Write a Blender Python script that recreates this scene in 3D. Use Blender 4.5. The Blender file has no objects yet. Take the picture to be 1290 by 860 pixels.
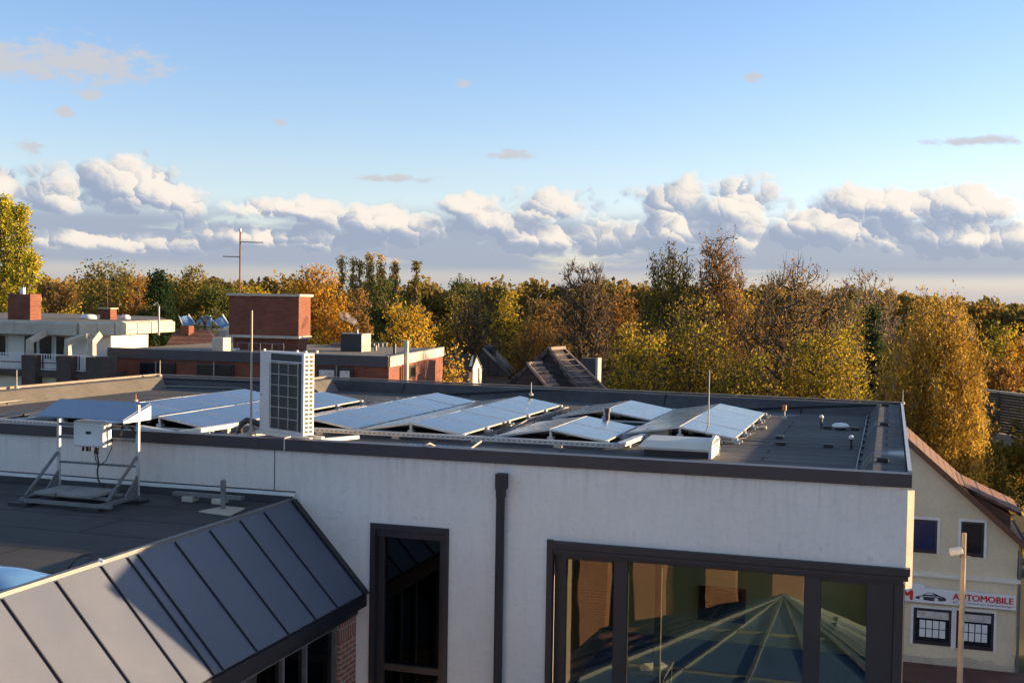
import bpy, math, random
import numpy as np
from mathutils import Vector, Matrix
PI = math.pi
random.seed(7)
# ------------------------------------------------------------------ camera model
F = 1500.; CX, CY = 645., 430.
YAW = math.radians(17.6); ROLL = .016; PITCH = math.atan(52/F)
CAM = np.array([0, 0, 12.3])
f0 = np.array([-math.sin(YAW)*math.cos(PITCH), math.cos(YAW)*math.cos(PITCH), -math.sin(PITCH)])
r0 = np.array([math.cos(YAW), math.sin(YAW), 0.]); u0 = np.cross(r0, f0)
RR = math.cos(ROLL)*r0 + math.sin(ROLL)*u0
UU = -math.sin(ROLL)*r0 + math.cos(ROLL)*u0
def ray(x, y): return f0 + RR*(x-CX)/F - UU*(y-CY)/F
def pz(x, y, z): d = ray(x, y); return CAM + d*(z-CAM[2])/d[2]
def py(x, y, Y): d = ray(x, y); return CAM + d*(Y/d[1])
def pd(x, y, D): d = ray(x, y); return CAM + d*(D/math.hypot(d[0], d[1]))
GZ = -0.75
sc = bpy.context.scene
col = sc.collection
# ------------------------------------------------------------------ object helpers
def tag(o, label=None, cat=None, group=None, kind=None):
    if label: o['label'] = label
    if cat: o['category'] = cat
    if group: o['group'] = group
    if kind: o['kind'] = kind
    return o
def empty(name, loc, label, cat, group=None):
    o = bpy.data.objects.new(name, None); col.objects.link(o)
    o.location = loc; o.empty_display_size = .2
    bpy.context.view_layer.update()
    return tag(o, label, cat, group)
class MB:
    def __init__(s): s.v = []; s.f = []; s.m = []; s.cur = 0
    def add(s, vs, fs):
        n = len(s.v); s.v += [tuple(map(float, p)) for p in vs]
        for f in fs: s.f.append([i+n for i in f]); s.m.append(s.cur)
        return s
    def box(s, a, b):
        x0, y0, z0 = [min(p, q) for p, q in zip(a, b)]; x1, y1, z1 = [max(p, q) for p, q in zip(a, b)]
        return s.add([(x0,y0,z0),(x1,y0,z0),(x1,y1,z0),(x0,y1,z0),(x0,y0,z1),(x1,y0,z1),(x1,y1,z1),(x0,y1,z1)],
            [(3,2,1,0),(4,5,6,7),(0,1,5,4),(1,2,6,5),(2,3,7,6),(3,0,4,7)])
    def obox(s, c, size, ax=0, ay=0, az=0):
        R = Matrix.Rotation(az, 3, 'Z') @ Matrix.Rotation(ay, 3, 'Y') @ Matrix.Rotation(ax, 3, 'X')
        hx, hy, hz = [k/2 for k in size]; c = Vector(c)
        vs = [c + R @ Vector((i*hx, j*hy, k*hz)) for k in (-1,1) for (i,j) in ((-1,-1),(1,-1),(1,1),(-1,1))]
        return s.add(vs, [(3,2,1,0),(4,5,6,7),(0,1,5,4),(1,2,6,5),(2,3,7,6),(3,0,4,7)])
    def beam(s, p, q, w, h):
        p = Vector(p); q = Vector(q); d = (q-p).normalized()
        side = d.cross(Vector((0,0,1)))
        if side.length < .05: side = Vector((1,0,0))
        side.normalize(); up = side.cross(d).normalized()
        vs = []
        for c in (p, q):
            for (i, j) in ((-1,-1),(1,-1),(1,1),(-1,1)): vs.append(c + side*i*w/2 + up*j*h/2)
        return s.add(vs, [(0,1,2,3),(7,6,5,4),(0,4,5,1),(1,5,6,2),(2,6,7,3),(3,7,4,0)])
    def tube(s, pts, r, n=8, cap=True):
        pts = [Vector(p) for p in pts]; rs = r if isinstance(r, (list, tuple)) else [r]*len(pts)
        base = len(s.v); up = None
        for i, p in enumerate(pts):
            d = ((pts[i+1]-p) if i == 0 else (p-pts[i-1]) if i == len(pts)-1 else (pts[i+1]-pts[i-1])).normalized()
            if up is None:
                up = d.orthogonal().normalized()
            else:
                up = (up - d*up.dot(d)).normalized()
            b = d.cross(up)
            for k in range(n):
                a = 2*PI*k/n
                s.v.append(tuple(p + (up*math.cos(a) + b*math.sin(a))*rs[i]))
        for i in range(len(pts)-1):
            for k in range(n):
                a = base+i*n+k; c = base+i*n+(k+1) % n
                s.f.append([a, c, c+n, a+n]); s.m.append(s.cur)
        if cap:
            s.f.append([base+k for k in range(n)][::-1]); s.m.append(s.cur)
            e = base+(len(pts)-1)*n; s.f.append([e+k for k in range(n)]); s.m.append(s.cur)
        return s
    def prism(s, poly, vec):   # poly: list of 3D pts, extruded by vec
        n = len(poly); v = [Vector(p) for p in poly]; w = [p+Vector(vec) for p in v]
        fs = [list(range(n))[::-1], list(range(n, 2*n))] + [[i, (i+1) % n, (i+1) % n+n, i+n] for i in range(n)]
        return s.add(v+w, fs)
    def build(s, name, mats, parent=None, smooth=False, bevel=0, world=True):
        me = bpy.data.meshes.new(name)
        v = s.v
        if parent is not None:
            l = Vector((0,0,0)); pp = parent
            while pp is not None: l = l+pp.location; pp = pp.parent
            v = [(p[0]-l.x, p[1]-l.y, p[2]-l.z) for p in v]
        me.from_pydata(v, [], s.f)
        if not isinstance(mats, (list, tuple)): mats = [mats]
        for m in mats: me.materials.append(m)
        me.polygons.foreach_set('material_index', s.m)
        if smooth: me.polygons.foreach_set('use_smooth', [True]*len(me.polygons))
        me.update()
        o = bpy.data.objects.new(name, me); col.objects.link(o)
        if parent is not None:
            o.parent = parent
        import bmesh
        bm = bmesh.new(); bm.from_mesh(me); bmesh.ops.recalc_face_normals(bm, faces=bm.faces); bm.to_mesh(me); bm.free()
        if bevel:
            b = o.modifiers.new('bevel', 'BEVEL'); b.width = bevel; b.segments = 2; b.limit_method = 'ANGLE'
        return o
def one(mb, name, mats, label, cat, group=None, kind=None, **k):   # a thing that is a single mesh
    v = np.array(mb.v); c = (v.min(0)+v.max(0))/2; c[2] = v[:, 2].min()
    s2 = MB(); s2.v = [tuple(p-c) for p in v]; s2.f = mb.f; s2.m = mb.m
    o = s2.build(name, mats, **k); o.location = c
    return tag(o, label, cat, group, kind)
# ------------------------------------------------------------------ materials
def mat(name, fn):
    m = bpy.data.materials.new(name); m.use_nodes = True; nt = m.node_tree; nt.nodes.clear()
    out = nt.nodes.new('ShaderNodeOutputMaterial'); fn(nt, out); return m
def N(nt, t, **kw):
    n = nt.nodes.new(t)
    for k, v in kw.items():
        if k.startswith('_'): setattr(n, k[1:], v)
        else:
            n.inputs[k.replace('~', ' ')].default_value = v
    return n
def L(nt, a, b): nt.links.new(a, b)
def coords(nt, kind='Object'):
    return N(nt, 'ShaderNodeTexCoord').outputs[kind]
def wpos(nt): return nt.nodes.new('ShaderNodeNewGeometry').outputs['Position']
def ramp(nt, fac, stops, interp='LINEAR'):
    r = nt.nodes.new('ShaderNodeValToRGB'); r.color_ramp.interpolation = interp
    e = r.color_ramp.elements
    while len(e) < len(stops): e.new(.5)
    for i, (p, c) in enumerate(stops): e[i].position = p; e[i].color = (*c, 1) if len(c) == 3 else c
    if fac is not None: L(nt, fac, r.inputs[0])
    return r.outputs[0]
def mix(nt, f, a, b, mode='MIX'):
    m = nt.nodes.new('ShaderNodeMix'); m.data_type = 'RGBA'; m.blend_type = mode
    for s, i in ((f, 0), (a, 6), (b, 7)):
        if hasattr(s, 'is_linked') or hasattr(s, 'node'): L(nt, s, m.inputs[i])
        else: m.inputs[i].default_value = s if i == 0 else (*s, 1)
    return m.outputs[2]
def mth(nt, op, a, b=None, c=None, clamp=False):
    m = nt.nodes.new('ShaderNodeMath'); m.operation = op; m.use_clamp = clamp
    for i, s in enumerate((a, b, c)):
        if s is None: continue
        if hasattr(s, 'node'): L(nt, s, m.inputs[i])
        else: m.inputs[i].default_value = s
    return m.outputs[0]
def noise(nt, vec, scale, detail=4, rough=.55, out='Fac', dist=0):
    n = N(nt, 'ShaderNodeTexNoise', Scale=scale, Detail=detail, Roughness=rough, Distortion=dist)
    if vec is not None: L(nt, vec, n.inputs['Vector'])
    return n.outputs[out]
def bsdf(nt, out, color, rough=.6, metal=0, spec=.5, bump=None, bstr=.3, bdist=.01, **kw):
    p = nt.nodes.new('ShaderNodeBsdfPrincipled')
    for s, k in ((color, 'Base Color'), (rough, 'Roughness'), (metal, 'Metallic'), (spec, 'Specular IOR Level')):
        if hasattr(s, 'node'): L(nt, s, p.inputs[k])
        else: p.inputs[k].default_value = (*s, 1) if k == 'Base Color' else s
    for k, v in kw.items(): p.inputs[k.replace('_', ' ')].default_value = v
    if bump is not None:
        b = N(nt, 'ShaderNodeBump', Strength=bstr, Distance=bdist); L(nt, bump, b.inputs['Height']); L(nt, b.outputs[0], p.inputs['Normal'])
    L(nt, p.outputs[0], out.inputs[0]); return p
def simple(name, c, rough=.6, metal=0, var=.12, sc_=3., spec=.5, bump=0.0):
    def fn(nt, out):
        v = wpos(nt); n = noise(nt, v, sc_, 5, .6); n2 = noise(nt, v, sc_*11, 3, .6)
        f = mth(nt, 'ADD', mth(nt, 'MULTIPLY', n, .65), mth(nt, 'MULTIPLY', n2, .35))
        lo = tuple(k*(1-var*1.6) for k in c); hi = tuple(min(1, k*(1+var*1.6)) for k in c)
        cc = ramp(nt, f, [(.3, lo), (.7, hi)])
        rr = mth(nt, 'ADD', mth(nt, 'MULTIPLY', n2, .2), rough-.1)
        bsdf(nt, out, cc, rr, metal, spec, bump=n2 if bump else None, bstr=bump, bdist=.01)
    return mat(name, fn)
def xyvec(nt, sx=1, sz=1):
    s = N(nt, 'ShaderNodeSeparateXYZ'); L(nt, wpos(nt), s.inputs[0])
    c = nt.nodes.new('ShaderNodeCombineXYZ')
    L(nt, mth(nt, 'ADD', s.outputs[0], s.outputs[1]), c.inputs[0]); L(nt, s.outputs[2], c.inputs[1]); return c.outputs[0]
def brickmat(name, c1, c2, mortar, bw=.25, bh=.075, ms=.012, rot=False):
    def fn(nt, out):
        v = xyvec(nt)
        b = N(nt, 'ShaderNodeTexBrick', Scale=1.0, _offset=.5); L(nt, v, b.inputs[0])
        b.inputs['Color1'].default_value = (*c1, 1); b.inputs['Color2'].default_value = (*c2, 1); b.inputs['Mortar'].default_value = (*mortar, 1)
        b.inputs['Mortar Size'].default_value = ms; b.inputs['Brick Width'].default_value = bw; b.inputs['Row Height'].default_value = bh
        b.inputs['Mortar Smooth'].default_value = .2
        n = noise(nt, wpos(nt), .9, 5, .6)
        c = mix(nt, .55, b.outputs[0], ramp(nt, n, [(.3, (.45,.42,.42)), (.7, (1,1,1))]), 'MULTIPLY')
        inv = mth(nt, 'SUBTRACT', 1, b.outputs['Fac'])
        bsdf(nt, out, c, .85, bump=inv, bstr=.6, bdist=.008)
    return mat(name, fn)
def m_stucco(nt, out):
    v = wpos(nt); n = noise(nt, v, 95, 4, .7); n1 = noise(nt, v, .7, 6, .65); n3 = noise(nt, v, 14, 5, .6)
    s = N(nt, 'ShaderNodeSeparateXYZ'); L(nt, v, s.inputs[0])
    c = nt.nodes.new('ShaderNodeCombineXYZ'); L(nt, mth(nt, 'MULTIPLY', s.outputs[0], 5.), c.inputs[0]); L(nt, mth(nt, 'MULTIPLY', s.outputs[2], .35), c.inputs[2])
    st = noise(nt, c.outputs[0], 1.6, 5, .65)
    col_ = ramp(nt, n1, [(.3, (.72,.67,.62)), (.6, (.80,.75,.70))])
    col_ = mix(nt, .5, col_, ramp(nt, st, [(.30, (.90,.90,.89)), (.5, (1,1,1))]), 'MULTIPLY')
    col_ = mix(nt, .5, col_, ramp(nt, n3, [(.30, (.86,.86,.85)), (.5, (1,1,1))]), 'MULTIPLY')
    col_ = mix(nt, .35, col_, ramp(nt, n, [(.3, (.75,.75,.76)), (.65, (1,1,1))]), 'MULTIPLY')
    # splash dirt under the cap and over the window head
    low = mth(nt, 'MULTIPLY', mth(nt, 'GREATER_THAN', noise(nt, v, 4, 5, .7), .62), mth(nt, 'LESS_THAN', mth(nt, 'ABSOLUTE', mth(nt, 'SUBTRACT', s.outputs[2], 9.05)), .07))
    col_ = mix(nt, mth(nt, 'MULTIPLY', low, .25), col_, (.35,.34,.33))
    c2 = nt.nodes.new('ShaderNodeCombineXYZ'); L(nt, mth(nt, 'MULTIPLY', s.outputs[0], 9.), c2.inputs[0]); L(nt, mth(nt, 'MULTIPLY', s.outputs[2], .5), c2.inputs[2])
    mr = nt.nodes.new('ShaderNodeMapRange'); L(nt, s.outputs[2], mr.inputs[0]); mr.inputs[1].default_value = 9.35; mr.inputs[2].default_value = 10.0
    dr = mth(nt, 'MULTIPLY', mr.outputs[0], ramp(nt, noise(nt, c2.outputs[0], 1.3, 4, .6), [(.50, (0,0,0)), (.68, (1,1,1))]))
    col_ = mix(nt, mth(nt, 'MULTIPLY', dr, .30), col_, (.33,.31,.28))
    mr2 = nt.nodes.new('ShaderNodeMapRange'); L(nt, s.outputs[2], mr2.inputs[0]); mr2.inputs[1].default_value = 9.62; mr2.inputs[2].default_value = 9.22
    g2 = mth(nt, 'MULTIPLY', mth(nt, 'MULTIPLY', mr2.outputs[0], mth(nt, 'LESS_THAN', s.outputs[0], -8.4)), ramp(nt, n3, [(.40, (0,0,0)), (.62, (1,1,1))]))
    col_ = mix(nt, mth(nt, 'MULTIPLY', g2, .35), col_, (.27,.27,.25))
    bsdf(nt, out, col_, .9, bump=n, bstr=.5, bdist=.006)
def m_felt(seam, c=(.062,.062,.066)):
    def fn(nt, out):
        v = wpos(nt)
        b = N(nt, 'ShaderNodeTexBrick', Scale=1.0, _offset=.37); mp = nt.nodes.new('ShaderNodeMapping'); L(nt, v, mp.inputs[0])
        w = noise(nt, v, 1.2, 3, .5, 'Color'); L(nt, mix(nt, .015, mp.outputs[0], w, 'ADD'), b.inputs[0])
        b.inputs['Color1'].default_value = (.78,.78,.78,1); b.inputs['Color2'].default_value = (1.15,1.15,1.15,1); b.inputs['Mortar'].default_value = (.12,.12,.12,1)
        b.inputs['Mortar Size'].default_value = .024; b.inputs['Brick Width'].default_value = 5.; b.inputs['Row Height'].default_value = seam
        n = noise(nt, v, 140, 3, .7); n1 = noise(nt, v, .55, 6, .65); n4 = noise(nt, v, 6, 5, .6)
        cc = mix(nt, 1., b.outputs[0], ramp(nt, n1, [(.3, tuple(k*.62 for k in c)), (.52, c), (.75, tuple(k*1.5 for k in c))]), 'MULTIPLY')
        cc = mix(nt, .6, cc, ramp(nt, n, [(.3, (.6,.6,.6)), (.7, (1.25,1.25,1.25))]), 'MULTIPLY')
        cc = mix(nt, .4, cc, ramp(nt, n4, [(.35, (.7,.7,.7)), (.65, (1.2,1.2,1.2))]), 'MULTIPLY')
        wet = ramp(nt, noise(nt, v, .35, 3, .4), [(.60, (.85,.85,.85)), (.66, (.35,.35,.35))])
        hh = mth(nt, 'ADD', mth(nt, 'MULTIPLY', n, .3), mth(nt, 'MULTIPLY', b.outputs['Fac'], -1.))
        bsdf(nt, out, cc, wet, bump=hh, bstr=.5, bdist=.012)
    return mat('bitumen_felt', fn)
def m_metalroof(nt, out):
    v = wpos(nt); n = noise(nt, v, 60, 4, .6); n1 = noise(nt, v, .8, 5, .6); n2 = noise(nt, v, 1.1, 2, .5)
    c = ramp(nt, n1, [(.3, (.095,.112,.155)), (.7, (.125,.140,.180))])
    c = mix(nt, .25, c, ramp(nt, n, [(.3, (.7,.7,.7)), (.7, (1.15,1.15,1.15))]), 'MULTIPLY')
    h = mth(nt, 'ADD', n2, mth(nt, 'MULTIPLY', n, .012))
    bsdf(nt, out, c, mth(nt, 'ADD', mth(nt, 'MULTIPLY', n1, .2), .40), .0, .28, bump=h, bstr=.25, bdist=.03)
def m_panel(nt, out):
    v = coords(nt, 'Object'); s = N(nt, 'ShaderNodeSeparateXYZ'); L(nt, v, s.inputs[0])
    b = N(nt, 'ShaderNodeTexBrick', Scale=1.0, _offset=0.); L(nt, v, b.inputs[0])
    b.inputs['Color1'].default_value = (.010,.016,.040,1); b.inputs['Color2'].default_value = (.014,.021,.050,1); b.inputs['Mortar'].default_value = (.045,.06,.10,1)
    b.inputs['Mortar Size'].default_value = .0035; b.inputs['Brick Width'].default_value = .16; b.inputs['Row Height'].default_value = .16
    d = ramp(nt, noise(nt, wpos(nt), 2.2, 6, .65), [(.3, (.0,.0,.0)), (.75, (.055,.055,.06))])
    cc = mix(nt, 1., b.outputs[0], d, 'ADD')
    bsdf(nt, out, cc, mth(nt, 'ADD', .12, mth(nt, 'MULTIPLY', noise(nt, wpos(nt), 5, 4, .6), .14)), 0, .55, Coat_Weight=.35, Coat_Roughness=.08)
def m_glass(tint, ior):
    def fn(nt, out):
        fr = N(nt, 'ShaderNodeFresnel', IOR=ior)
        t = N(nt, 'ShaderNodeBsdfTransparent'); t.inputs[0].default_value = (*tint, 1)
        g = N(nt, 'ShaderNodeBsdfGlossy', Roughness=.004)
        n = noise(nt, wpos(nt), 1.3, 2, .4); b = N(nt, 'ShaderNodeBump', Strength=.05, Distance=.03); L(nt, n, b.inputs['Height']); L(nt, b.outputs[0], g.inputs['Normal'])
        m = nt.nodes.new('ShaderNodeMixShader'); L(nt, fr.outputs[0], m.inputs[0]); L(nt, t.outputs[0], m.inputs[1]); L(nt, g.outputs[0], m.inputs[2]); L(nt, m.outputs[0], out.inputs[0])
    return mat('window_glass', fn)
def m_tiles(c1, c2, course=.34, wide=.22, axis='y'):
    def fn(nt, out):
        v = wpos(nt); s = N(nt, 'ShaderNodeSeparateXYZ'); L(nt, v, s.inputs[0])
        c = nt.nodes.new('ShaderNodeCombineXYZ')
        L(nt, mth(nt, 'ADD', s.outputs[1], mth(nt, 'MULTIPLY', s.outputs[0], .15)), c.inputs[0]); L(nt, mth(nt, 'MULTIPLY', s.outputs[2], 1.3), c.inputs[1])
        b = N(nt, 'ShaderNodeTexBrick', Scale=1.0, _offset=0.); L(nt, c.outputs[0], b.inputs[0])
        b.inputs['Color1'].default_value = (*c1, 1); b.inputs['Color2'].default_value = (*c2, 1); b.inputs['Mortar'].default_value = (.012,.011,.011,1)
        b.inputs['Mortar Size'].default_value = .025; b.inputs['Brick Width'].default_value = wide; b.inputs['Row Height'].default_value = course; b.inputs['Mortar Smooth'].default_value = .5
        n = noise(nt, v, 1.4, 6, .65)
        cc = mix(nt, .75, b.outputs[0], ramp(nt, n, [(.3, (.5,.5,.5)), (.7, (1.3,1.2,1.1))]), 'MULTIPLY')
        bsdf(nt, out, cc, .75, bump=mth(nt, 'SUBTRACT', 1, b.outputs['Fac']), bstr=.8, bdist=.03)
    return mat('roof_tiles', fn)
M = {}
M['stucco'] = mat('white_render', m_stucco)
M['felt'] = m_felt(.52); M['feltlow'] = m_felt(1.0, (.047,.047,.050))
M['felt_sunlit'] = simple('sunlit_felt', (.125,.112,.095), .9, var=.2, sc_=1.5, bump=.3)  # paler, warmer copy of the felt: sunlight painted into parapet faces
M['cap'] = simple('dark_brown_metal', (.055,.048,.056), .42, .2, .1, 2)
M['frame'] = simple('window_frame_metal', (.030,.026,.030), .45, .1, .1, 2)
M['metalroof'] = mat('standing_seam_metal', m_metalroof)
M['seam'] = simple('seam_black', (.012,.013,.018), .5)
M['fascia'] = simple('fascia_black', (.018,.019,.026), .35, .2)
M['canopy'] = simple('blue_grey_sheet', (.16,.23,.34), .3, .1, .03, .6)
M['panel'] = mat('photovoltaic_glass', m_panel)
M['alu'] = simple('aluminium', (.50,.50,.50), .45, .55, .1, 6)
M['chimgrey'] = simple('grey_slate_cladding', (.045,.05,.058), .8, 0, .15, 2)
M['tilecap'] = None
M['galv'] = simple('galvanised_steel', (.19,.195,.20), .5, .6, .15, 9)
M['white'] = simple('white_coating', (.72,.72,.71), .4, 0, .05, 3)
M['cream_metal'] = simple('cream_casing', (.66,.63,.56), .45, 0, .06, 3)
M['black'] = simple('black_plastic', (.018,.018,.02), .5)
M['unitgrey'] = simple('light_grey_casing', (.56,.56,.57), .4, 0, .05, 3)
M['louvre'] = simple('louvre_void', (.10,.07,.05), .8)
M['dark'] = simple('dark_interior', (.02,.022,.022), .8)
M['grille'] = simple('fan_void', (.035,.042,.042), .7)
M['concrete'] = simple('weathered_concrete', (.46,.41,.33), .9, 0, .16, 1.5, bump=.3)
M['darkstone'] = simple('dark_brick_pier', (.075,.055,.045), .9, 0, .2, 3, bump=.4)
M['whitewall'] = simple('painted_wall', (.74,.70,.62), .85, 0, .07, .8)
M['yellowwall'] = simple('cream_house_render', (.66,.57,.41), .9, 0, .08, .9, bump=.2)
M['brick'] = brickmat('red_brick', (.30,.080,.036), (.20,.052,.027), (.10,.065,.05))
M['brickfront'] = brickmat('orange_brick', (.36,.12,.07), (.28,.085,.055), (.42,.36,.31), .25, .078, .013)
M['brickbright'] = brickmat('warm_brick', (.42,.17,.08), (.34,.13,.06), (.40,.33,.26), .25, .08, .015)
M['soldier'] = brickmat('soldier_course', (.34,.11,.065), (.27,.08,.05), (.40,.34,.30), .078, .5, .012)
M['gravel'] = simple('gravel_roof', (.17,.155,.13), .95, 0, .3, 2.5, bump=.5)
M['roofgrey'] = simple('grey_roof_felt', (.12,.115,.11), .9, 0, .25, .7, bump=.3)
M['tiles_dark'] = m_tiles((.075,.062,.066), (.10,.085,.085), .38, .26)
M['tiles_black'] = m_tiles((.028,.026,.030), (.04,.036,.04), .3, .26)
M['tiles_red'] = m_tiles((.17,.078,.042), (.13,.06,.036), .3, .22)
M['tiles_brown'] = m_tiles((.17,.075,.05), (.21,.095,.06), .3, .25)
M['tilecap'] = simple('ridge_mortar', (.24,.185,.15), .85, 0, .2, 6)
M['glass'] = m_glass((.72,.77,.70), 1.85); M['glassdark'] = m_glass((.25,.27,.28), 1.7)
M['paneblack'] = simple('dark_pane', (.012,.014,.018), .06, 0, .1, 1, spec=.8)
M['paneblue'] = simple('blue_blind_pane', (.012,.022,.085), .12, 0, .25, 1.2, spec=.8)
M['curtain'] = simple('net_curtain', (.5,.47,.45), .8, 0, .3, 6)
M['greenwall'] = simple('green_interior_paint', (.46,.48,.29), .9, 0, .05, 1)
M['bluecarpet'] = simple('blue_flooring', (.03,.06,.20), .8, 0, .15, 2)
M['paper'] = simple('paper', (.70,.70,.70), .8, 0, .05, 4)
M['signwhite'] = simple('sign_board', (.72,.72,.75), .5, 0, .04, 1)
M['signred'] = simple('sign_red', (.55,.025,.03), .5, 0, .03, 1)
M['signink'] = simple('sign_ink', (.03,.03,.05), .5, 0, .03, 1)
M['wood'] = simple('weathered_post', (.34,.26,.18), .8, 0, .15, 5)
M['slab'] = simple('grey_ballast_slab', (.24,.24,.235), .9, 0, .15, 5)
M['asphalt'] = simple('asphalt', (.05,.05,.052), .9, 0, .2, 2, bump=.3)
M['paving'] = brickmat('red_paving', (.13,.055,.04), (.10,.045,.035), (.05,.04,.035), .2, .1, .008)
M['rust'] = simple('rusty_steel', (.16,.075,.045), .8, .2, .2, 8)
M['orange'] = simple('orange_cap', (.55,.16,.05), .6)
M['cable'] = simple('cable_cover', (.42,.38,.32), .6, 0, .1, 5)
M['bluerail'] = simple('blue_glazing', (.11,.22,.38), .15, 0, .12, 1, spec=.8)
M['mull'] = simple('painted_glazing_bar', (.17,.22,.23), .6)
M['ground'] = simple('soil_and_grass', (.045,.050,.022), 1, 0, .35, .12)
M['pool'] = simple('blue_acrylic_dome', (.10,.24,.50), .08, 0, .1, 1.5, spec=.9)
M['barrier'] = simple('timber_barrier', (.075,.07,.062), .9, 0, .2, 2)
# ------------------------------------------------------------------ ground
mb = MB(); mb.add([(-3500,-3500,GZ),(3500,-3500,GZ),(3500,3500,GZ),(-3500,3500,GZ)], [(0,1,2,3)])
tag(mb.build('ground', M['ground']), kind='structure')
mb = MB(); mb.box((-30,-1.5,GZ-.05), (16, 43.0, GZ+.004)); tag(mb.build('road', M['asphalt']), kind='structure')
mb = MB(); mb.box((-14,43.0,GZ-.05), (16,45.35,GZ+.13)); tag(mb.build('pavement', M['paving']), kind='structure')
# ------------------------------------------------------------------ main building
YF, XR, XL = 16.09, .27, -18.9
ZR, ZC = 9.87, 10.15
JX = -14.0; YB = 27.55; YBL = 27.45; YBR = 28.7   # rear parapet: left part nearer, right part further back
B = empty('flat_roofed_building', (-9, 22, GZ), 'white rendered flat roofed building carrying the rows of solar panels', 'building')
def wx(x, y=700): return py(x, y, YF)[0]
wl, wr = wx(469), wx(563); bl_ = wx(692, 700)
ztall = py(515, 664, YF)[2]; zbig = py(900, 697, YF)[2]
mb = MB()
mb.box((XL, YF, GZ), (wl, YF+.3, 9.99)); mb.box((wl, YF, ztall), (wr, YF+.3, 9.99)); mb.box((wl, YF, GZ), (wr, YF+.3, 5.6))
mb.box((wr, YF, GZ), (bl_, YF+.3, 9.99)); mb.box((bl_, YF, zbig), (XR, YF+.3, 9.99)); mb.box((bl_, YF, GZ), (XR, YF+.3, 6.3))
wall = mb.build('front_wall', M['stucco'], B)
mb = MB()
mb.box((XR-.3, YF+.3, GZ), (XR, 27.9, 6.9)); mb.box((XR-.3, YF+.3, 9.0), (XR, 27.9, 9.99)); mb.box((XR-.3, 20.9, 6.9), (XR, 27.9, 9.0)); mb.box((XR-.3, YF+.3, 6.9), (XR, 17.0, 9.0)); mb.box((XL, YF+.3, GZ), (XL+.3, YBL, 9.99))  # unseen opening added in the right side so sun brightens the room
mb.box((XL+.3, YBL-.3, GZ), (JX-.1, YBL, 9.70)); mb.box((JX-.1, YBR-.4, GZ), (XR-.3, 27.8, 9.70))
mb.build('side_wall', M['stucco'], B)
# expansion joint
mb = MB(); x = wx(346, 590); mb.box((x-.006, YF-.004, 9.2), (x+.006, YF+.01, 9.98)); mb.build('wall_joint', M['cap'], B)
# roof membrane
mb = MB(); mb.box((XL+.2, YF+.02, ZR-.15), (XR-.05, YB+.0, ZR)); mb.prism([(JX+.05, YB+.0, ZR-.15), (XR-.05, YB+.0, ZR-.15), (XR-.05, 27.8, ZR-.15), (JX+.05, YBR-.1, ZR-.15)], (0,0,.15))
mb.build('roof_membrane', M['felt'], B)
# parapets with sloping inner faces (cross section swept)
def parapet(p, q, n_in, w, slope, name, m, z0=ZR-.01, z1=ZC-.02, mit0=0, mit1=0):
    p = Vector((*p, 0)); q = Vector((*q, 0)); n = Vector((*n_in, 0)); d = (q-p).normalized()
    prof = [(0, z0), (w+slope, z0), (w+.05, z1-.03), (w, z1), (0, z1)]
    vs = []
    for c, mt in ((p, mit0), (q, -mit1)):
        for (o_, z) in prof: vs.append(c + n*o_ + d*mt*o_ + Vector((0,0,z)))
    k = len(prof); fs = [list(range(k)), list(range(k, 2*k))[::-1]] + [[i, (i+1) % k, (i+1) % k+k, i+k] for i in range(k)]
    o = MB().add(vs, fs).build(name, m, B); return o
parapet((-18.85, 16.2), (-18.55, 27.4), (1, 0), .32, .42, 'parapet', M['felt_sunlit'], mit1=1)
parapet((-18.55, 27.4), (JX, 27.4), (0, -1), .3, .3, 'parapet', M['felt'], mit0=1)
parapet((JX-.35, 27.1), (JX-.35, 28.85), (1, 0), .32, .42, 'parapet', M['felt_sunlit'], mit1=1)
parapet((JX-.35, 28.85), (XR-.0, 27.86), (0, -1), .3, .25, 'parapet', M['felt'], mit0=1)
parapet((XR-.02, 16.2), (XR-.02, 27.86), (-1, 0), .42, .22, 'parapet', M['felt'])
# cap flashings
mb = MB()
mb.box((XL-.05, YF-.05, 9.975), (XR+.05, YF-.035, ZC)); mb.box((XL-.05, YF-.035, ZC-.015), (XR+.05, YF+.16, ZC-.001)); mb.box((XL-.04, YF+.16, ZR), (XR-.4, YF+.175, ZC-.002))
for x in np.arange(-18, .2, 2.95): mb.box((x-.05, YF-.054, 9.972), (x+.05, YF-.05, ZC+.002))
mb.build('roof_edge_cap', M['cap'], B)
mb = MB(); mb.box((XR+.0, YF+.17, 9.95), (XR+.05, 27.9, ZC+.025)); mb.build('roof_edge_cap', M['alu'], B)
mb = MB()
mb.beam((-18.6, 27.5, ZC), (JX-.3, 27.5, ZC), .14, .035); mb.beam((JX-.45, 28.95, ZC), (XR+.05, 27.93, ZC+.0), .14, .03); mb.build('roof_edge_cap', M['roofgrey'], B)
mb = MB(); mb.beam((-18.95, 16.3, ZC+.01), (-18.65, 27.5, ZC+.01), .07, .05); mb.beam((JX-.42, 27.45, ZC+.01), (JX-.42, 28.95, ZC+.01), .06, .05); mb.build('roof_edge_cap', M['tilecap'], B)
# chamfered corner pilaster catching the sun
mb = MB(); a = math.radians(-38)
c = py(1146, 700, 16.75); mb.obox((c[0]-.02, 16.80, 9.17), (.05, .14, 1.32), az=a); mb.build('corner_pilaster', M['concrete'], B)
# downpipe
P_ = py(632, 600, YF-.08); mb = MB(); mb.box((P_[0]-.075, YF-.15, 9.62), (P_[0]+.075, YF-.0, 9.84)); mb.obox((P_[0]-.01, YF-.075, 9.57), (.12, .11, .14)); mb.tube([(P_[0]-.015, YF-.075, 9.55), (P_[0]-.015, YF-.075, GZ)], .062, 14)
mb.build('downpipe', M['black'], B)
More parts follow.
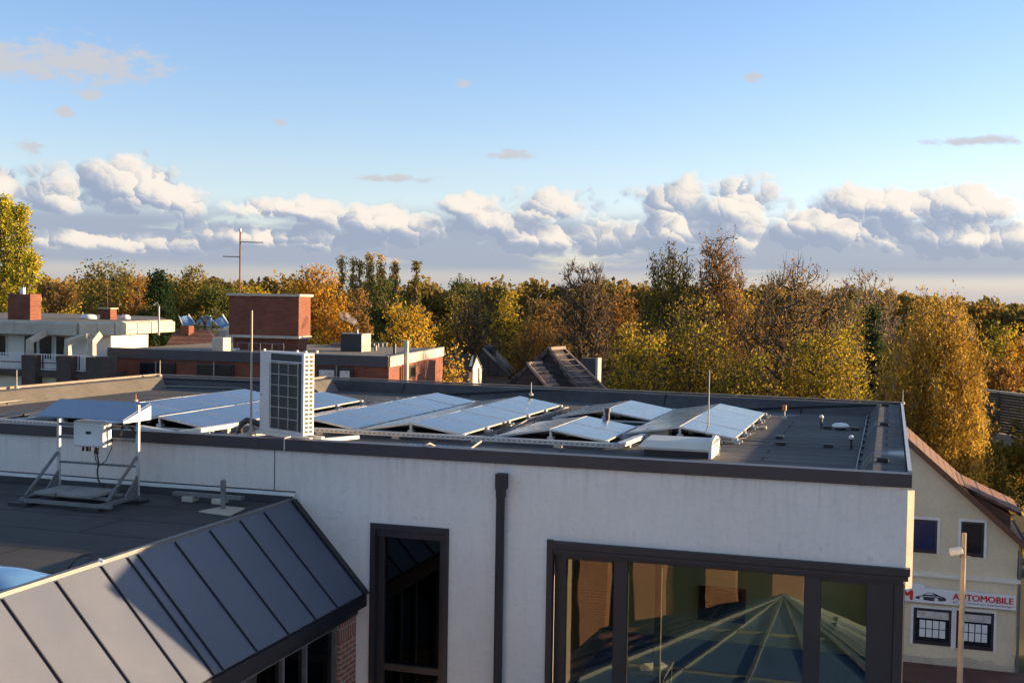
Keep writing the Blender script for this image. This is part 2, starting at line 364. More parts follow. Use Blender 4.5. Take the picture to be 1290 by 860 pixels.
# tall window
def window(x0, x1, z0, z1, y, fr, name='window'):
    m = MB()
    m.box((x0, y, z0), (x0+fr, y+.09, z1)); m.box((x1-fr, y, z0), (x1, y+.09, z1)); m.box((x0+fr, y, z1-fr), (x1-fr, y+.09, z1)); m.box((x0+fr, y, z0), (x1-fr, y+.09, z0+fr))
    return m
mb = window(wl+.02, wr-.02, 5.6, ztall-.02, YF+.10, .13)
mb.box((wl-.03, YF-.03, 5.6), (wl+.05, YF+.10, ztall+.03)); mb.box((wr-.05, YF-.03, 5.6), (wr+.03, YF+.10, ztall+.03)); mb.box((wl+.05, YF-.03, ztall-.06), (wr-.05, YF+.10, ztall+.03))
mb.box((wl+.05, YF+.02, ztall-.17), (wr-.05, YF+.10, ztall-.06))
zt_ = py(520, 842, YF+.15)[2]; mb.box((wl+.15, YF+.11, zt_-.05), (wr-.15, YF+.17, zt_+.05))
w1 = mb.build('window', M['frame'], B, bevel=.006)
mb = MB(); mb.box((wl+.15, YF+.165, 5.75), (wr-.15, YF+.172, ztall-.15)); mb.build('pane', M['glassdark'], w1)
# corner window band
def gx(x): return py(x, 800, YF+.12)[0]
mb = MB(); zt = zbig; zb = 6.3; y = YF+.08
mb.box((bl_-.03, YF-.04, zb), (bl_+.06, y, zt+.02))
mb.box((bl_+.06, YF-.07, zt-.09), (XR+.06, YF+.06, zt+.01)); mb.box((bl_+.06, YF-.04, zt-.16), (XR+.04, YF+.06, zt-.095)); mb.box((bl_+.06, YF+.0, zt-.20), (XR-.02, y+.1, zt-.16))
mb.box((bl_+.06, y, zb), (gx(713), y+.1, zt-.2)); mb.box((gx(773), y-.03, zb), (gx(790), y+.1, zt-.2)); mb.box((gx(713), y, zt-.26), (gx(773), y+.1, zt-.2)); mb.box((gx(1012), y-.03, zb), (gx(1033), y+.1, zt-.2))
mb.box((gx(1033), y, zt-.27), (gx(1091), y+.1, zt-.2)); mb.box((gx(1091), y-.03, zb), (XR-.13, y+.1, zt-.2)); mb.box((XR-.13, YF, zb), (XR-.01, YF+.12, zt-.2)); mb.box((gx(790), y+.01, zt-.23), (gx(1012), y+.09, zt-.2))
w2 = mb.build('corner_window', M['frame'], B, bevel=.006)
mb = MB(); mb.box((XR-.008, YF+.02, zb), (XR+.004, YF+.035, zt-.2)); mb.build('frame_edge_strip', M['wood'], w2)
for a, b in ((713, 773), (790, 1012), (1033, 1091)):
    mb = MB(); mb.box((gx(a), y+.05, zb), (gx(b), y+.058, zt-.2)); mb.build('pane', M['glass'], w2)
# room behind
mb = MB(); mb.box((bl_-.2, 21.5, 6.2), (XR-.3, 21.6, 9.6)); mb.box((XR-.36, YF+.32, 6.2), (XR-.31, 21.5, 6.9)); mb.box((XR-.36, 20.9, 6.9), (XR-.31, 21.5, 9.0));  mb.build('interior_wall', M['greenwall'], B)
mb = MB(); mb.box((bl_-.3, YF+.32, 6.2), (bl_-.2, 21.5, 9.6)); mb.build('interior_wall', M['darkstone'], B)
mb = MB(); mb.box((bl_-.2, YF+.32, 6.1), (XR-.36, 21.5, 6.2)); mb.build('interior_floor', M['bluecarpet'], B)
mb = MB(); mb.box((bl_-.2, YF+.32, 9.0), (XR-.36, 21.5, 9.1)); mb.build('interior_ceiling', M['whitewall'], B)
mb = MB(); x = gx(823); mb.box((x-.045, 16.5, 6.2), (x+.045, 16.6, 9.0)); mb.build('interior_mullion', M['black'], B)
mb = MB(); mb.box((wl-.6, 19.0, 5.0), (wr+.6, 19.1, 9.2)); mb.box((wl-.5, YF+.32, 5.0), (wl-.45, 19.0, 9.2)); mb.box((wr+.45, YF+.32, 5.0), (wr+.5, 19.0, 9.2)); mb.box((wl-.6, YF+.3, 9.2), (wr+.6, 19.1, 9.25)); mb.build('interior_wall', M['dark'], B)
# framed screen and desk inside
q0 = py(883, 738, 21.4); q1 = py(917, 784, 21.4)
T = empty('wall_screen', ((q0[0]+q1[0])/2, 21.44, q1[2]), 'black framed screen on the green wall inside the room', 'screen')
mb = MB(); mb.box((q0[0]-.05, 21.42, q1[2]), (q1[0]+.3, 21.49, q0[2])); mb.build('frame', M['black'], T, bevel=.01)
mb = MB(); mb.box((q0[0]+.01, 21.405, q1[2]+.06), (q1[0]+.24, 21.419, q0[2]-.06)); mb.build('screen_face', M['paneblack'], T)
q = py(812, 838, 17.3)
T = empty('desk', (q[0], 17.4, 6.2), 'dark desk standing behind the wide window pane', 'desk')
mb = MB(); mb.box((q[0]-.42, 16.95, q[2]-.06), (q[0]+.36, 17.75, q[2]-.02)); mb.build('desk_top', M['black'], T)
for dx in (-.38, .32):
    for yy in (17.0, 17.7): mb = MB(); mb.box((q[0]+dx-.02, yy-.02, 6.2), (q[0]+dx+.02, yy+.02, q[2]-.06)); mb.build('leg', M['black'], T)
mb = MB()
for i in range(4): mb.obox((q[0]+.10+.02*i, 17.25+.03*i, q[2]-.018+.012*i), (.30, .21, .010), az=.3+.12*i)
one(mb, 'paper_stack', M['paper'], 'loose white papers lying on the dark desk', 'papers')
# ------------------------------------------------------------------ lower wing with metal roof
ZL = 9.19; XT, XE = -8.5, -7.31; ZE = 7.94
W = empty('low_wing', (-13, 10, GZ), 'low wing with dark metal roof slope and brick wall, in the left foreground', 'building')
mb = MB(); mb.box((-30, 3.0, ZL-.3), (XT-.06, YF-.0, ZL)); mb.build('flat_roof', M['feltlow'], W)
mb = MB(); mb.box((-30, 3.2, GZ), (-8.7, YF-.002, ZL-.3)); mb.build('core_wall', M['stucco'], W)
k = (9.22-ZE)/(XE-XT); sl = Vector((XE-XT, 0, ZE-9.22)).normalized(); nn = Vector((-sl.z, 0, sl.x))
Y0, Y1 = 3.0, YF-.03
mb = MB(); mb.prism([(XT, Y0, 9.22), (XE, Y0, ZE), (XE-.05, Y0, ZE-.06), (XT-.05, Y0, 9.16)], (0, Y1-Y0, 0)); mr = mb.build('metal_roof', M['metalroof'], W)
mb = MB()
def seam(y):
    mb = MB(); p = Vector((XT, y, 9.22)) + nn*.012; q = Vector((XE, y, ZE)) + nn*.012; mb.beam(p+sl*.03, q+sl*.005, .018, .022); mb.build('seam', M['seam'], W)
for px_, yy_ in [(0,756),(68,729),(125,714),(158,704),(171,700),(218,686),(262,671),(300,658)]:
    d = ray(px_, yy_); seam(float((CAM + d*(XT-CAM[0])/d[0])[1]))
seam(15.1)
for yy in (8.9, 7.9, 6.9, 5.9, 4.9): seam(yy)
mb = MB(); mb.beam((XT-.03, Y0, 9.235), (XT-.03, Y1, 9.235), .07, .05); mb.build('ridge_flashing', M['galv'], W)
p = Vector((XT, Y1-.04, 9.235)); q = Vector((XE, Y1-.04, ZE+.015)); mb = MB(); mb.beam(p, q+sl*.05, .13, .06); mb.build('verge_flashing', M['fascia'], W)
mb = MB(); mb.box((XE-.10, Y0, ZE-.20), (XE+.02, Y1, ZE-.03)); mb.build('fascia', M['fascia'], W)
mb = MB(); mb.box((XE-.3, Y0, ZE-.34), (XE-.12, Y1, ZE-.20)); mb.build('soffit', M['fascia'], W)
XW = XE-.16
yb0 = float((CAM + ray(428, 800)*(XW-CAM[0])/ray(428, 800)[0])[1])
mb = MB(); mb.box((XW-.25, yb0, GZ), (XW, YF-.002, ZE-.62)); mb.build('brick_wall', M['brickfront'], W)
mb = MB(); mb.box((XW-.25, yb0, ZE-.62), (XW+.002, YF-.002, ZE-.35)); mb.build('soldier_course', M['soldier'], W)
yw0 = 6.0
mb = MB(); 
zs = ZE-.35
mb.box((XW-.15, yw0, zs-.06), (XW-.04, yb0, zs)); mb.box((XW-.15, yb0-.07, 5.5), (XW-.04, yb0, zs-.06))
for yy in (yb0-.95, yb0-1.6, yb0-2.6, yb0-3.6): mb.box((XW-.15, yy-.03, 5.5), (XW-.04, yy+.03, zs-.06))
w3 = mb.build('window', M['galv'], W)
mb = MB(); mb.box((XW-.10, yw0, 5.5), (XW-.094, yb0, zs-.06)); mb.build('pane', M['glassdark'], w3)
mb = MB(); mb.box((XW-2.0, yw0, 5.0), (XW-1.2, yb0-.2, 5.1)); mb.build('interior_floor', M['bluecarpet'], w3)
# white upstand strip at the base of the wall
mb = MB(); mb.box((-30, YF-.04, ZL+.10), (XT, YF-.002, ZL+.155)); mb.build('upstand_strip', M['white'], W)
mb = MB(); mb.box((-30, YF-.07, ZL), (XT-.05, YF-.003, ZL+.098)); mb.build('upstand', M['feltlow'], W)
mb = MB(); mb.box((-30, YF-.03, ZL+.156), (XT, YF-.002, ZL+.172)); mb.build('upstand_strip', M['cap'], W)
# dome skylight, hooked cable
q = pz(20, 738, ZL)
T = empty('skylight_dome', (q[0], q[1], ZL), 'blue acrylic skylight dome on the dark flat roof at the left edge', 'skylight')
mb = MB(); mb.box((q[0]-1.1, q[1]-.42, ZL), (q[0]+.25, q[1]+.42, ZL+.05)); mb.build('curb', M['black'], T)
me_n = 9; mb = MB(); vs = []; fs = []
for i in range(me_n+1):
    for j in range(me_n+1):
        u, v = i/me_n*2-1, j/me_n*2-1; vs.append((q[0]-.425+u*.64, q[1]+v*.38, ZL+.05+.11*(1-u**4)*(1-v**4)))
for i in range(me_n):
    for j in range(me_n): a = i*(me_n+1)+j; fs.append((a, a+me_n+1, a+me_n+2, a+1))
mb.add(vs, fs); mb.build('dome', M['pool'], T, smooth=True)
q = pz(85, 716, ZL); mb = MB(); pts = [(q[0], q[1], ZL)] + [(q[0]+.12+.30*t, q[1]+.03, ZL+.13+.05*math.sin(t*PI)) for t in (0, .25, .5, .75, 1)]
T = empty('hooked_cable', (q[0], q[1], ZL), 'thin black curved cable rising from the flat roof beside the metal roof', 'cable')
MB().tube(pts, .012, 6).build('cable_sheath', M['black'], T)
MB().tube([(pts[-1][0]-.02, pts[-1][1], pts[-1][2]+.0), (pts[-1][0]+.04, pts[-1][1], pts[-1][2]-.02)], .02, 8).build('cable_end', M['white'], T)
# ------------------------------------------------------------------ things on the low roof: inverter stand
FLx, FRx = -11.95, -10.78; FY0, FY1 = 14.36, 15.22; SZ = ZL+.10
S = empty('inverter_stand', (-11.4, 15.1, ZL), 'galvanised steel stand with a sheet metal canopy in front of the white wall', 'stand')
pL = py(74, 600, FY1)[0]; pR = py(173.5, 600, FY1)[0]
zT = py(74, 527, FY1)[2]; zTR = py(173, 510, FY1)[2]
for x_, zt in ((pL, zT), (pR, zTR)):
    MB().box((x_-.022, FY1-.022, SZ), (x_+.022, FY1+.022, zt)).build('post', M['alu'], S)
    mb = MB(); mb.beam((x_, FY0+.12, SZ+.02), (x_, FY1-.03, SZ+.58), .04, .03); mb.build('brace', M['galv'], S)
    mb = MB(); mb.prism([(x_-.012, FY1-.03, SZ), (x_-.012, FY1-.03, SZ+.3), (x_-.012, FY1-.34, SZ)], (.024, 0, 0)); mb.build('gusset', M['galv'], S)
mb = MB()
for yy in (FY0, FY1): dx_ = .14 if yy == FY0 else 0; mb.box((pL-.05+dx_, yy-.03, SZ-.05), (pR+.03+dx_, yy+.03, SZ))
for x_ in (pL, pR): mb.box((x_-.03, FY0+.03, SZ-.045), (x_+.03, FY1-.03, SZ+.005))
mb.box((pL-.05, FY0+.3, SZ+.0), (pR-.1, FY0+.38, SZ+.03)); mb.box((pL-.05, FY0+.62, SZ+.0), (pR-.1, FY0+.7, SZ+.03)); mb.build('base_frame', M['galv'], S)
for i, (x_, w_) in enumerate(((pL+.12, .38), (pL+.52, .36), (pL+.86, .26))):
    MB().box((x_-.02, FY0+.18, SZ+.032), (x_+w_-.03, FY0+.82, SZ+.085)).build('ballast_slab', M['slab'], S, bevel=.01)
for (x_, y_) in ((pL+.05, FY0+.02), (pR-.15, FY0+.02), (pR-.02, FY1-.05), (pL-.02, FY1-.05)):
    MB().box((x_-.17, y_-.13, ZL), (x_+.17, y_+.13, SZ-.05)).build('rubber_pad', M['black'], S)
zc = py(120, 584, FY1)[2]; 
for zz, h in ((zc, .03), (py(120, 552, FY1)[2], .05), (py(120, 536, FY1)[2], .05)):
    mb = MB(); mb.box((pL+.022, FY1-.02, zz-h/2), (pR-.022, FY1+.02, zz+h/2))
    for i in range(18):
        x_ = pL+.07+i*(pR-pL-.14)/17; mb.cur = 1; mb.box((x_-.012, FY1-.0215, zz-.006), (x_+.012, FY1-.019, zz+.006)); mb.cur = 0
    mb.build('crossbar', [M['galv'], M['black']], S)
# canopy: sloping sheet + triangular end
A = [py(68, 501, FY1+.25), py(173.5, 506, FY1+.25)]; Cc = [py(52, 523, FY1-.5), py(153, 529.5, FY1-.5)]
c0 = Vector((pL-.20, FY1+.28, zTR+.0)); c1 = Vector((pR+.02, FY1+.28, zTR-.0)); 
lowz = zTR-.21
d0 = Vector((pL-.10, FY1-.40, lowz+.01)); d1 = Vector((pR+.02, FY1-.40, lowz+.01))
mb = MB(); mb.prism([c0, c1, d1, d0], (0,0,.012)); mb.build('canopy', M['canopy'], S)
mb = MB(); mb.prism([(pR+.022, FY1+.28, zTR-.03), (pR+.022, FY1-.40, lowz), (pR+.022, FY1-.40, lowz-.03), (pR+.022, FY1+.28, lowz-.03)], (.012, 0, 0)); mb.build('canopy_end', M['cream_metal'], S)
# inverter
q = py(113.5, 547, FY1-.14); q0 = py(93, 529, FY1-.2); q1 = py(132, 564, FY1-.2)
T = empty('inverter', (q[0], FY1-.14, q1[2]), 'white wall box inverter hanging on the steel stand', 'inverter')
MB().box((q0[0], FY1-.22, q1[2]), (q1[0]-.02, FY1-.10, q0[2])).build('casing', M['white'], T, bevel=.03)
MB().box(((q0[0]+q1[0])/2-.045, FY1-.228, (q0[2]+q1[2])/2+.0), ((q0[0]+q1[0])/2+.045, FY1-.221, (q0[2]+q1[2])/2+.045)).build('display', M['black'], T, bevel=.003)
MB().box((q0[0]+.05, FY1-.099, q1[2]+.03), (q1[0]-.01, FY1-.03, q0[2]-.03)).build('heat_sink', M['alu'], T)
for i, dx in enumerate((.12, .19, .25, .36)):
    MB().tube([(q0[0]+dx, FY1-.13, q1[2]+.01), (q0[0]+dx, FY1-.13, q1[2]-.075-.03*(i == 3))], .022 if i < 3 else .035, 8).build('connector', M['black'], T)
T = empty('inverter_cables', (q0[0]+.36, FY1-.13, ZL), 'black cables dropping from the inverter to the base frame', 'cable')
x_ = q0[0]+.36; z_ = q1[2]
MB().tube([(x_, FY1-.13, z_-.09), (x_+.03, FY1-.13, z_-.25), (x_+.0, FY1-.12, z_-.38), (x_+.0, FY1-.1, z_-.5), (x_+.08, FY1-.06, z_-.66), (x_+.17, FY1-.05, z_-.74), (x_+.26, FY1-.05, SZ+.02)], .012, 6).build('cable_sheath', M['black'], T)
MB().tube([(x_-.05, FY1-.13, z_-.06), (x_-.02, FY1-.13, z_-.2), (x_+.03, FY1-.13, z_-.3), (x_+.14, FY1-.1, z_-.2), (x_+.20, FY1-.05, z_-.02), (x_+.20, FY1-.03, z_+.1)], .008, 6).build('cable_sheath', M['black'], T)
MB().tube([(pR-.28, FY1-.03, zc+.45), (pR-.25, FY1-.03, zc+.62), (pR-.2, FY1-.03, zc+.68), (pR-.08, FY1-.03, zc+.56), (pR-.02, FY1-.03, zc+.5)], .014, 6).build('cable_sheath', M['black'], T)
# cable conduit on blocks, soil vent with plate
q0 = pz(177, 634, ZL+.08); q1 = pz(268, 640, ZL+.08)
T = empty('floor_conduit', ((q0[0]+q1[0])/2, 15.7, ZL), 'grey cable conduit on two small blocks along the foot of the white wall', 'conduit')
MB().box((q0[0], 15.55, ZL+.08), (q1[0]+.02, 15.66, ZL+.13)).build('channel', M['galv'], T)
for px_ in (207, 256):
    q = pz(px_, 640, ZL); MB().box((q[0]-.09, 15.5, ZL), (q[0]+.09, 15.70, ZL+.08)).build('block', M['concrete'], T, bevel=.01)
q = pz(281, 642, ZL)
T = empty('roof_vent', (q[0], q[1], ZL), 'slim grey vent pipe rising from a pale square plate on the dark roof', 'vent')
pl = [pz(250, 645, ZL), pz(283, 638.5, ZL), pz(309, 641, ZL), pz(290, 650.5, ZL)]
MB().prism([(p[0], p[1], ZL+.004) for p in pl], (0,0,.015)).build('base_plate', M['concrete'], T)
MB().tube([(q[0], q[1], ZL), (q[0], q[1], ZL+.28), (q[0]+.0, q[1], ZL+.30), (q[0]+.0, q[1], ZL+.42)], [.036, .036, .042, .042], 14).build('pipe', M['galv'], T, smooth=False)
MB().tube([(q[0], q[1], ZL+.42), (q[0], q[1], ZL+.445)], [.042, .02], 14).build('pipe_cap', M['galv'], T)
# ------------------------------------------------------------------ solar arrays
HW = .97; ZLOW, ZRI = 9.965, 10.125
PL = 1.30
tilt = math.atan((ZRI-ZLOW)/HW); PWID = math.hypot(HW, ZRI-ZLOW)
def panel_mesh():
    m = MB(); w, l = PWID-.012, PL-.016
    me = m.box((-w/2, -l/2, -.03), (w/2, l/2, 0)); m.cur = 1; m.box((-w/2+.014, -l/2+.014, -.004), (w/2-.014, l/2-.014, .0015))
    return m
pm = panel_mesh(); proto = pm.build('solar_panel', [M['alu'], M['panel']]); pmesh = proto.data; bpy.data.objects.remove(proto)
fm = MB(); fm.box((-.05, -.06, 0), (.05, .06, .06)); fm.box((-.02, -.04, .06), (.02, .04, .11)); fo = fm.build('mounting_foot', M['alu']); fmesh = fo.data; bpy.data.objects.remove(fo)
def array(xr, y0, n, label, sides=(-1, 1)):
    T = empty('solar_array', (xr, y0+n*PL/2, ZR), label, 'solar array', 'solar arrays on the flat roof')
    for i in range(n):
        for sd in sides:
            o = bpy.data.objects.new('solar_panel', pmesh); col.objects.link(o); o.parent = T
            o.location = (sd*HW/2, (i+.5)*PL - n*PL/2, (ZLOW+ZRI)/2-ZR+.004*random.random()); o.rotation_euler = (random.uniform(-.004, .004), sd*tilt+random.uniform(-.006, .006), 0)
    for i in range(n+1):
        yy = y0+i*PL; yy = min(max(yy, y0+.06), y0+n*PL-.06)
        MB().box((xr-HW-.12, yy-.025, ZR+.025), (xr+HW+.12, yy+.025, ZR+.06)).build('mounting_rail', M['alu'], T)
        for sd in (-1, 0, 1):
            o = bpy.data.objects.new('mounting_foot', fmesh); col.objects.link(o); o.parent = T
            h = (.9 if sd else 2.1)
            o.location = (sd*(HW+.02), yy-(y0+n*PL/2), .0); o.scale = (1, 1, h)
    return T
array(-14.36, 18.15, 5, 'leftmost blue solar array, behind the canopy of the inverter stand')
array(-12.40, 18.30, 5, 'solar array left of the large outdoor unit')
array(-9.98, 19.30, 5, 'long solar array directly right of the large outdoor unit')
array(-7.97, 19.30, 5, 'long solar array in the middle of the roof, second right of the outdoor unit')
array(-5.45, 19.40, 2, 'small two panel long array nearest the front edge, beside the skylight hood')
array(-5.43, 23.30, 2, 'small two panel long array near the rear parapet')
array(-3.48, 20.80, 4, 'rightmost pale solar array beside the open dark roof')
# cable trays
def tray(pts, name, label, mats, w=.12, h=.07, z=ZR+.08):
    T = empty(name, (pts[0][0], pts[0][1], ZR), label, 'cable tray')
    for a, b in zip(pts[:-1], pts[1:]):
        za = a[2] if len(a) > 2 else z; zb = b[2] if len(b) > 2 else z
        mb = MB(); A = Vector((a[0], a[1], za)); Bv = Vector((b[0], b[1], zb)); mb.beam(A, Bv, w, h)
        n = max(2, int((Bv-A).length/.09)); d = (Bv-A).normalized(); sd = Vector((d.y, -d.x, 0)).normalized()
        mb.cur = 1
        for i in range(n):
            c = A+(Bv-A)*((i+.5)/n)
            for s_ in (-1, 1): mb.beam(c+sd*s_*(w/2+.001)-d*.02, c+sd*s_*(w/2+.001)+d*.02, .004, .014)
        mb.build('tray_section', mats, T)
        for i in range(1+int((Bv-A).length/1.8)):
            c = A+(Bv-A)*((i+.3)/(1+int((Bv-A).length/1.8))); MB().box((c.x-.07, c.y-.05, ZR), (c.x+.07, c.y+.05, c.z-h/2)).build('tray_support', M['concrete'], T)
    return T
ty = 18.75
t1 = pz(783, 559, ZR+.08)
tray([(-10.0, 19.02), (t1[0], 19.05), (t1[0]+.1, 20.7)], 'cable_tray', 'long perforated grey cable tray running before the middle solar arrays', [M['alu'], M['black']])
qa, qb, qc = pz(30, 533, ZR+.12), pz(172, 538, ZR+.12), pz(300, 543, ZR+.12)
tray([(-16.5, 18.0), (-12.9, 17.75)], 'cable_tray', 'pale cable tray behind the inverter stand at the roof edge', [M['alu'], M['black']])
a1 = pz(176, 538, ZR+.12); a2 = pz(222, 546, ZR+.12); a3 = pz(315, 532, ZR+.12)
tray([(a1[0], a1[1], ZR+.12), (a2[0], a2[1], ZR+.12), (a3[0], a3[1], ZR+.12)], 'cable_tray', 'bent sunlit cable tray between inverter stand and outdoor unit', [M['cream_metal'], M['cream_metal']])
# ------------------------------------------------------------------ heat pump outdoor unit
ua = math.radians(-6)
pA = pz(327, 541, ZR+.16); pB = pz(382, 549, ZR+.16); pC = pz(395, 543, ZR+.16)
U0 = Vector((pA[0], pA[1], 0)); U1 = Vector((pB[0], pB[1], 0)); ex = (U1-U0); WU = ex.length; ex.normalize(); ey = Vector((-ex.y, ex.x, 0)); DU = .21
HU = (548.-446.)/F*float((np.array(U1)-CAM)@f0)*1.0
zb = ZR+.16
T = empty('heat_pump_unit', tuple(U0+ex*WU/2+ey*DU/2+Vector((0,0,zb))), 'tall white and grey heat pump outdoor unit with square grille openings', 'heat pump')
def ub(m, x0, x1, y0, y1, z0, z1):
    c = [U0+ex*x+ey*y_ for (x, y_) in ((x0,y0),(x1,y0),(x1,y1),(x0,y1))]
    m.add([tuple(p+Vector((0,0,z0))) for p in c]+[tuple(p+Vector((0,0,z1))) for p in c], [(3,2,1,0),(4,5,6,7),(0,1,5,4),(1,2,6,5),(2,3,7,6),(3,0,4,7)])
fx0 = WU*.25; fx1 = WU*.95
m = MB(); ub(m, 0, WU, .02, DU, zb, zb+HU); ub(m, 0, fx0, 0, .0199, zb, zb+HU); ub(m, fx0, WU, 0, .0199, zb, zb+.05); ub(m, fx1, WU, 0, .0199, zb+.05, zb+HU); ub(m, fx0, fx1, 0, .0199, zb+HU-.03, zb+HU); ub(m, fx0, fx1, .0, .0199, zb+HU*.875, zb+HU*.89)
m.build('casing', M['unitgrey'], T)
m = MB(); ub(m, fx0, fx1, .012, .0195, zb+.05, zb+HU-.03); m.build('fan_opening', M['grille'], T)
for zc_ in (.28, .66):
    cc = U0+ex*(fx0+(fx1-fx0)*.45)+ey*.010+Vector((0,0,zb+HU*zc_)); rr = (fx1-fx0)*.40
    m = MB()
    for k_ in range(3):
        a = k_*2*PI/3+.4; pts = [cc+(ex*math.cos(a+t)+Vector((0,0,1))*math.sin(a+t))*rr*s_ for s_, t in ((.15, 0), (.6, .25), (.95, .1), (1, .7), (.55, .8), (.15, .6))]
        m.add([tuple(p) for p in pts], [tuple(range(6))])
    m.build('fan_blade', M['black'], T)
m = MB(); gx0, gx1, gz0, gz1 = fx0+.01, fx1-.06, zb+.06, zb+HU*.865
for i in range(4): xx = gx0+(gx1-gx0)*i/3; ub(m, xx-.0035, xx+.0035, -.035, -.020, gz0, gz1)
for j in range(7): zz = gz0+(gz1-gz0)*j/6; ub(m, gx0, gx1, -.036, -.0205, zz-.004, zz+.004)
for (xx, zz) in ((gx0, gz0), (gx1, gz0), (gx0, gz1), (gx1, gz1)): ub(m, xx-.006, xx+.006, -.02, .0, zz-.006, zz+.006)
m.build('fan_guard', M['alu'], T)
m = MB(); 
for i in range(2):
    for j in range(18):
        y_ = .03+i*.09; zz = zb+.06+(HU-.12)*j/17; ub(m, WU+.0005, WU+.004, y_, y_+.06, zz-.018, zz+.020)
m.build('side_louvre', M['louvre'], T)
m = MB(); ub(m, .02, .05, .05, .08, zb+HU, zb+HU+.03); ub(m, WU-.05, WU-.02, .05, .08, zb+HU, zb+HU+.04); ub(m, WU-.05, WU-.02, .28, .31, zb+HU, zb+HU+.04); ub(m, WU*.6, WU*.63, .2, .23, zb+HU, zb+HU+.03); m.build('lifting_lug', M['cream_metal'], T)
m = MB(); ub(m, .02, .07, -.0015, 0, zb+HU*.44, zb+HU*.455); m.build('badge', M['galv'], T)
T = empty('unit_stand', tuple(U0+ex*WU/2+ey*DU/2+Vector((0,0,ZR))), 'pale steel frame carrying the heat pump unit above the roof', 'stand')
m = MB(); ub(m, -.05, WU+.25, -.06, .0, zb-.06, zb-.002); ub(m, -.05, WU+.25, DU-.03, DU+.03, zb-.06, zb-.002); m.build('rail', M['cream_metal'], T)
m = MB(); ub(m, -.2, -.14, -.3, DU+.6, zb-.12, zb-.062); ub(m, WU+.02, WU+.09, -.35, DU+.9, zb-.12, zb-.062); m.build('skid', M['cream_metal'], T)
for (x_, y_) in ((-.17, -.2), (-.17, .5), (WU+.06, -.25), (WU+.06, .8)):
    m = MB(); ub(m, x_-.05, x_+.05, y_-.05, y_+.05, ZR, zb-.12); m.build('foot', M['rust'], T)
m = MB(); ub(m, WU+.12, WU+.36, -.1, .02, ZR+.05, ZR+.13); m.build('ballast', M['cream_metal'], T)
# insulated pipe elbow
q = pz(302, 551, ZR); x_, y_ = q[0], q[1]
MBp = MB().tube([(x_, y_, ZR), (x_, y_, ZR+.14), (x_+.03, y_+.01, ZR+.24), (x_+.12, y_+.03, ZR+.30), (x_+.24, y_+.05, ZR+.28), (x_+.42, y_+.1, ZR+.2)], .055, 10)
one(MBp, 'insulated_pipe', M['cap'], 'thick dark insulated pipe elbow rising out of the roof beside the heat pump', 'pipe', smooth=True)
# rods
def rod(x0, y0, x1, y1, z0, r, label, tripod=False, m='cable', name='lightning_rod', tip=None):
    q = pz(x0, y0, z0); h = (z0-CAM[2]) + 0
    d = ray(x1, y1); D = math.hypot(q[0], q[1]); t = D/math.hypot(d[0], d[1]); top = CAM[2]+d[2]*t
    T = empty(name, (q[0], q[1], z0), label, 'rod')
    MB().tube([(q[0], q[1], z0), (q[0], q[1], top)], [r, r*.7], 8).build('shaft', M[m], T)
    if tripod:
        for a in (.3, 2.4, 4.5): MB().tube([(q[0]+.12*math.cos(a), q[1]+.12*math.sin(a), z0), (q[0], q[1], z0+.22)], .01, 5).build('strut', M[m], T)
    else: MB().tube([(q[0], q[1], z0), (q[0], q[1], z0+.05)], .05, 10).build('base', M['concrete'], T)
    if tip: MB().tube([(q[0], q[1], top-.08), (q[0], q[1], top+.03)], .045, 8).build('tip', M[tip], T)
    return T
rod(316, 553, 319.5, 391, ZR, .022, 'tall sunlit lightning rod left of the heat pump unit', True)
rod(892, 549, 893.5, 466, ZR, .013, 'thin lightning rod behind the skylight hood')
rod(1137, 509, 1137.5, 491, ZC, .010, 'short thin rod at the rear right corner of the roof', m='galv')
rod(988, 527, 988.5, 512, ZR, .018, 'small post with orange tip on the open dark roof', tip='orange', m='galv')
rod(669, 498, 671, 482, ZC-.02, .012, 'short rod on the rear parapet in front of the tiled house', m='galv')
rod(201.5, 474, 201.8, 454, ZC, .014, 'short rod on the far left corner of the parapet', m='cable')
rod(171, 506, 171, 496, ZR+.1, .014, 'tiny rod tip behind the sheet metal canopy', m='orange')
rod(21, 489, 21, 466, ZC, .014, 'short rod on the left parapet below the balconies', m='cable')
# lightning conductors
def conductor(pts, label, blocks=(), r=.008, m='galv', blk=(.16, .10, .055)):
    T = empty('lightning_conductor', (pts[0][0], pts[0][1], pts[0][2]), label, 'wire')
    MB().tube(pts, r, 6).build('wire', M[m], T)
    for b in blocks: MB().box((b[0]-blk[0]/2, b[1]-blk[1]/2, b[2]), (b[0]+blk[0]/2, b[1]+blk[1]/2, b[2]+blk[2])).build('holder', M['black'], T, bevel=.01)
    return T
conductor([(-.42, y_, ZR+.035+.008*math.sin(y_*5)) for y_ in np.arange(16.9, 27.7, .45)], 'silver wire along the foot of the right hand parapet', [(-.38, y_, ZR) for y_ in np.arange(17.3, 27.6, .95)], r=.011, blk=(.10, .12, .045))
y1_ = pz(930, 564, ZR)[1]; y1_ = 21.0
conductor([(x_, y1_, ZR+.045) for x_ in np.linspace(-2.4, -.45, 9)], 'silver wire crossing the open dark roof on two black blocks', [(pz(875, 561, ZR)[0]+.1, y1_, ZR), (-1.75, y1_, ZR), (-.95, y1_, ZR)])
conductor([(-1.9, 24.15, ZR+.04), (-1.3, 24.15, ZR+.04), (-.44, 24.2, ZR+.04)], 'short wire beside the white roof vent', [(-1.12, 24.15, ZR), (-.6, 24.15, ZR)])
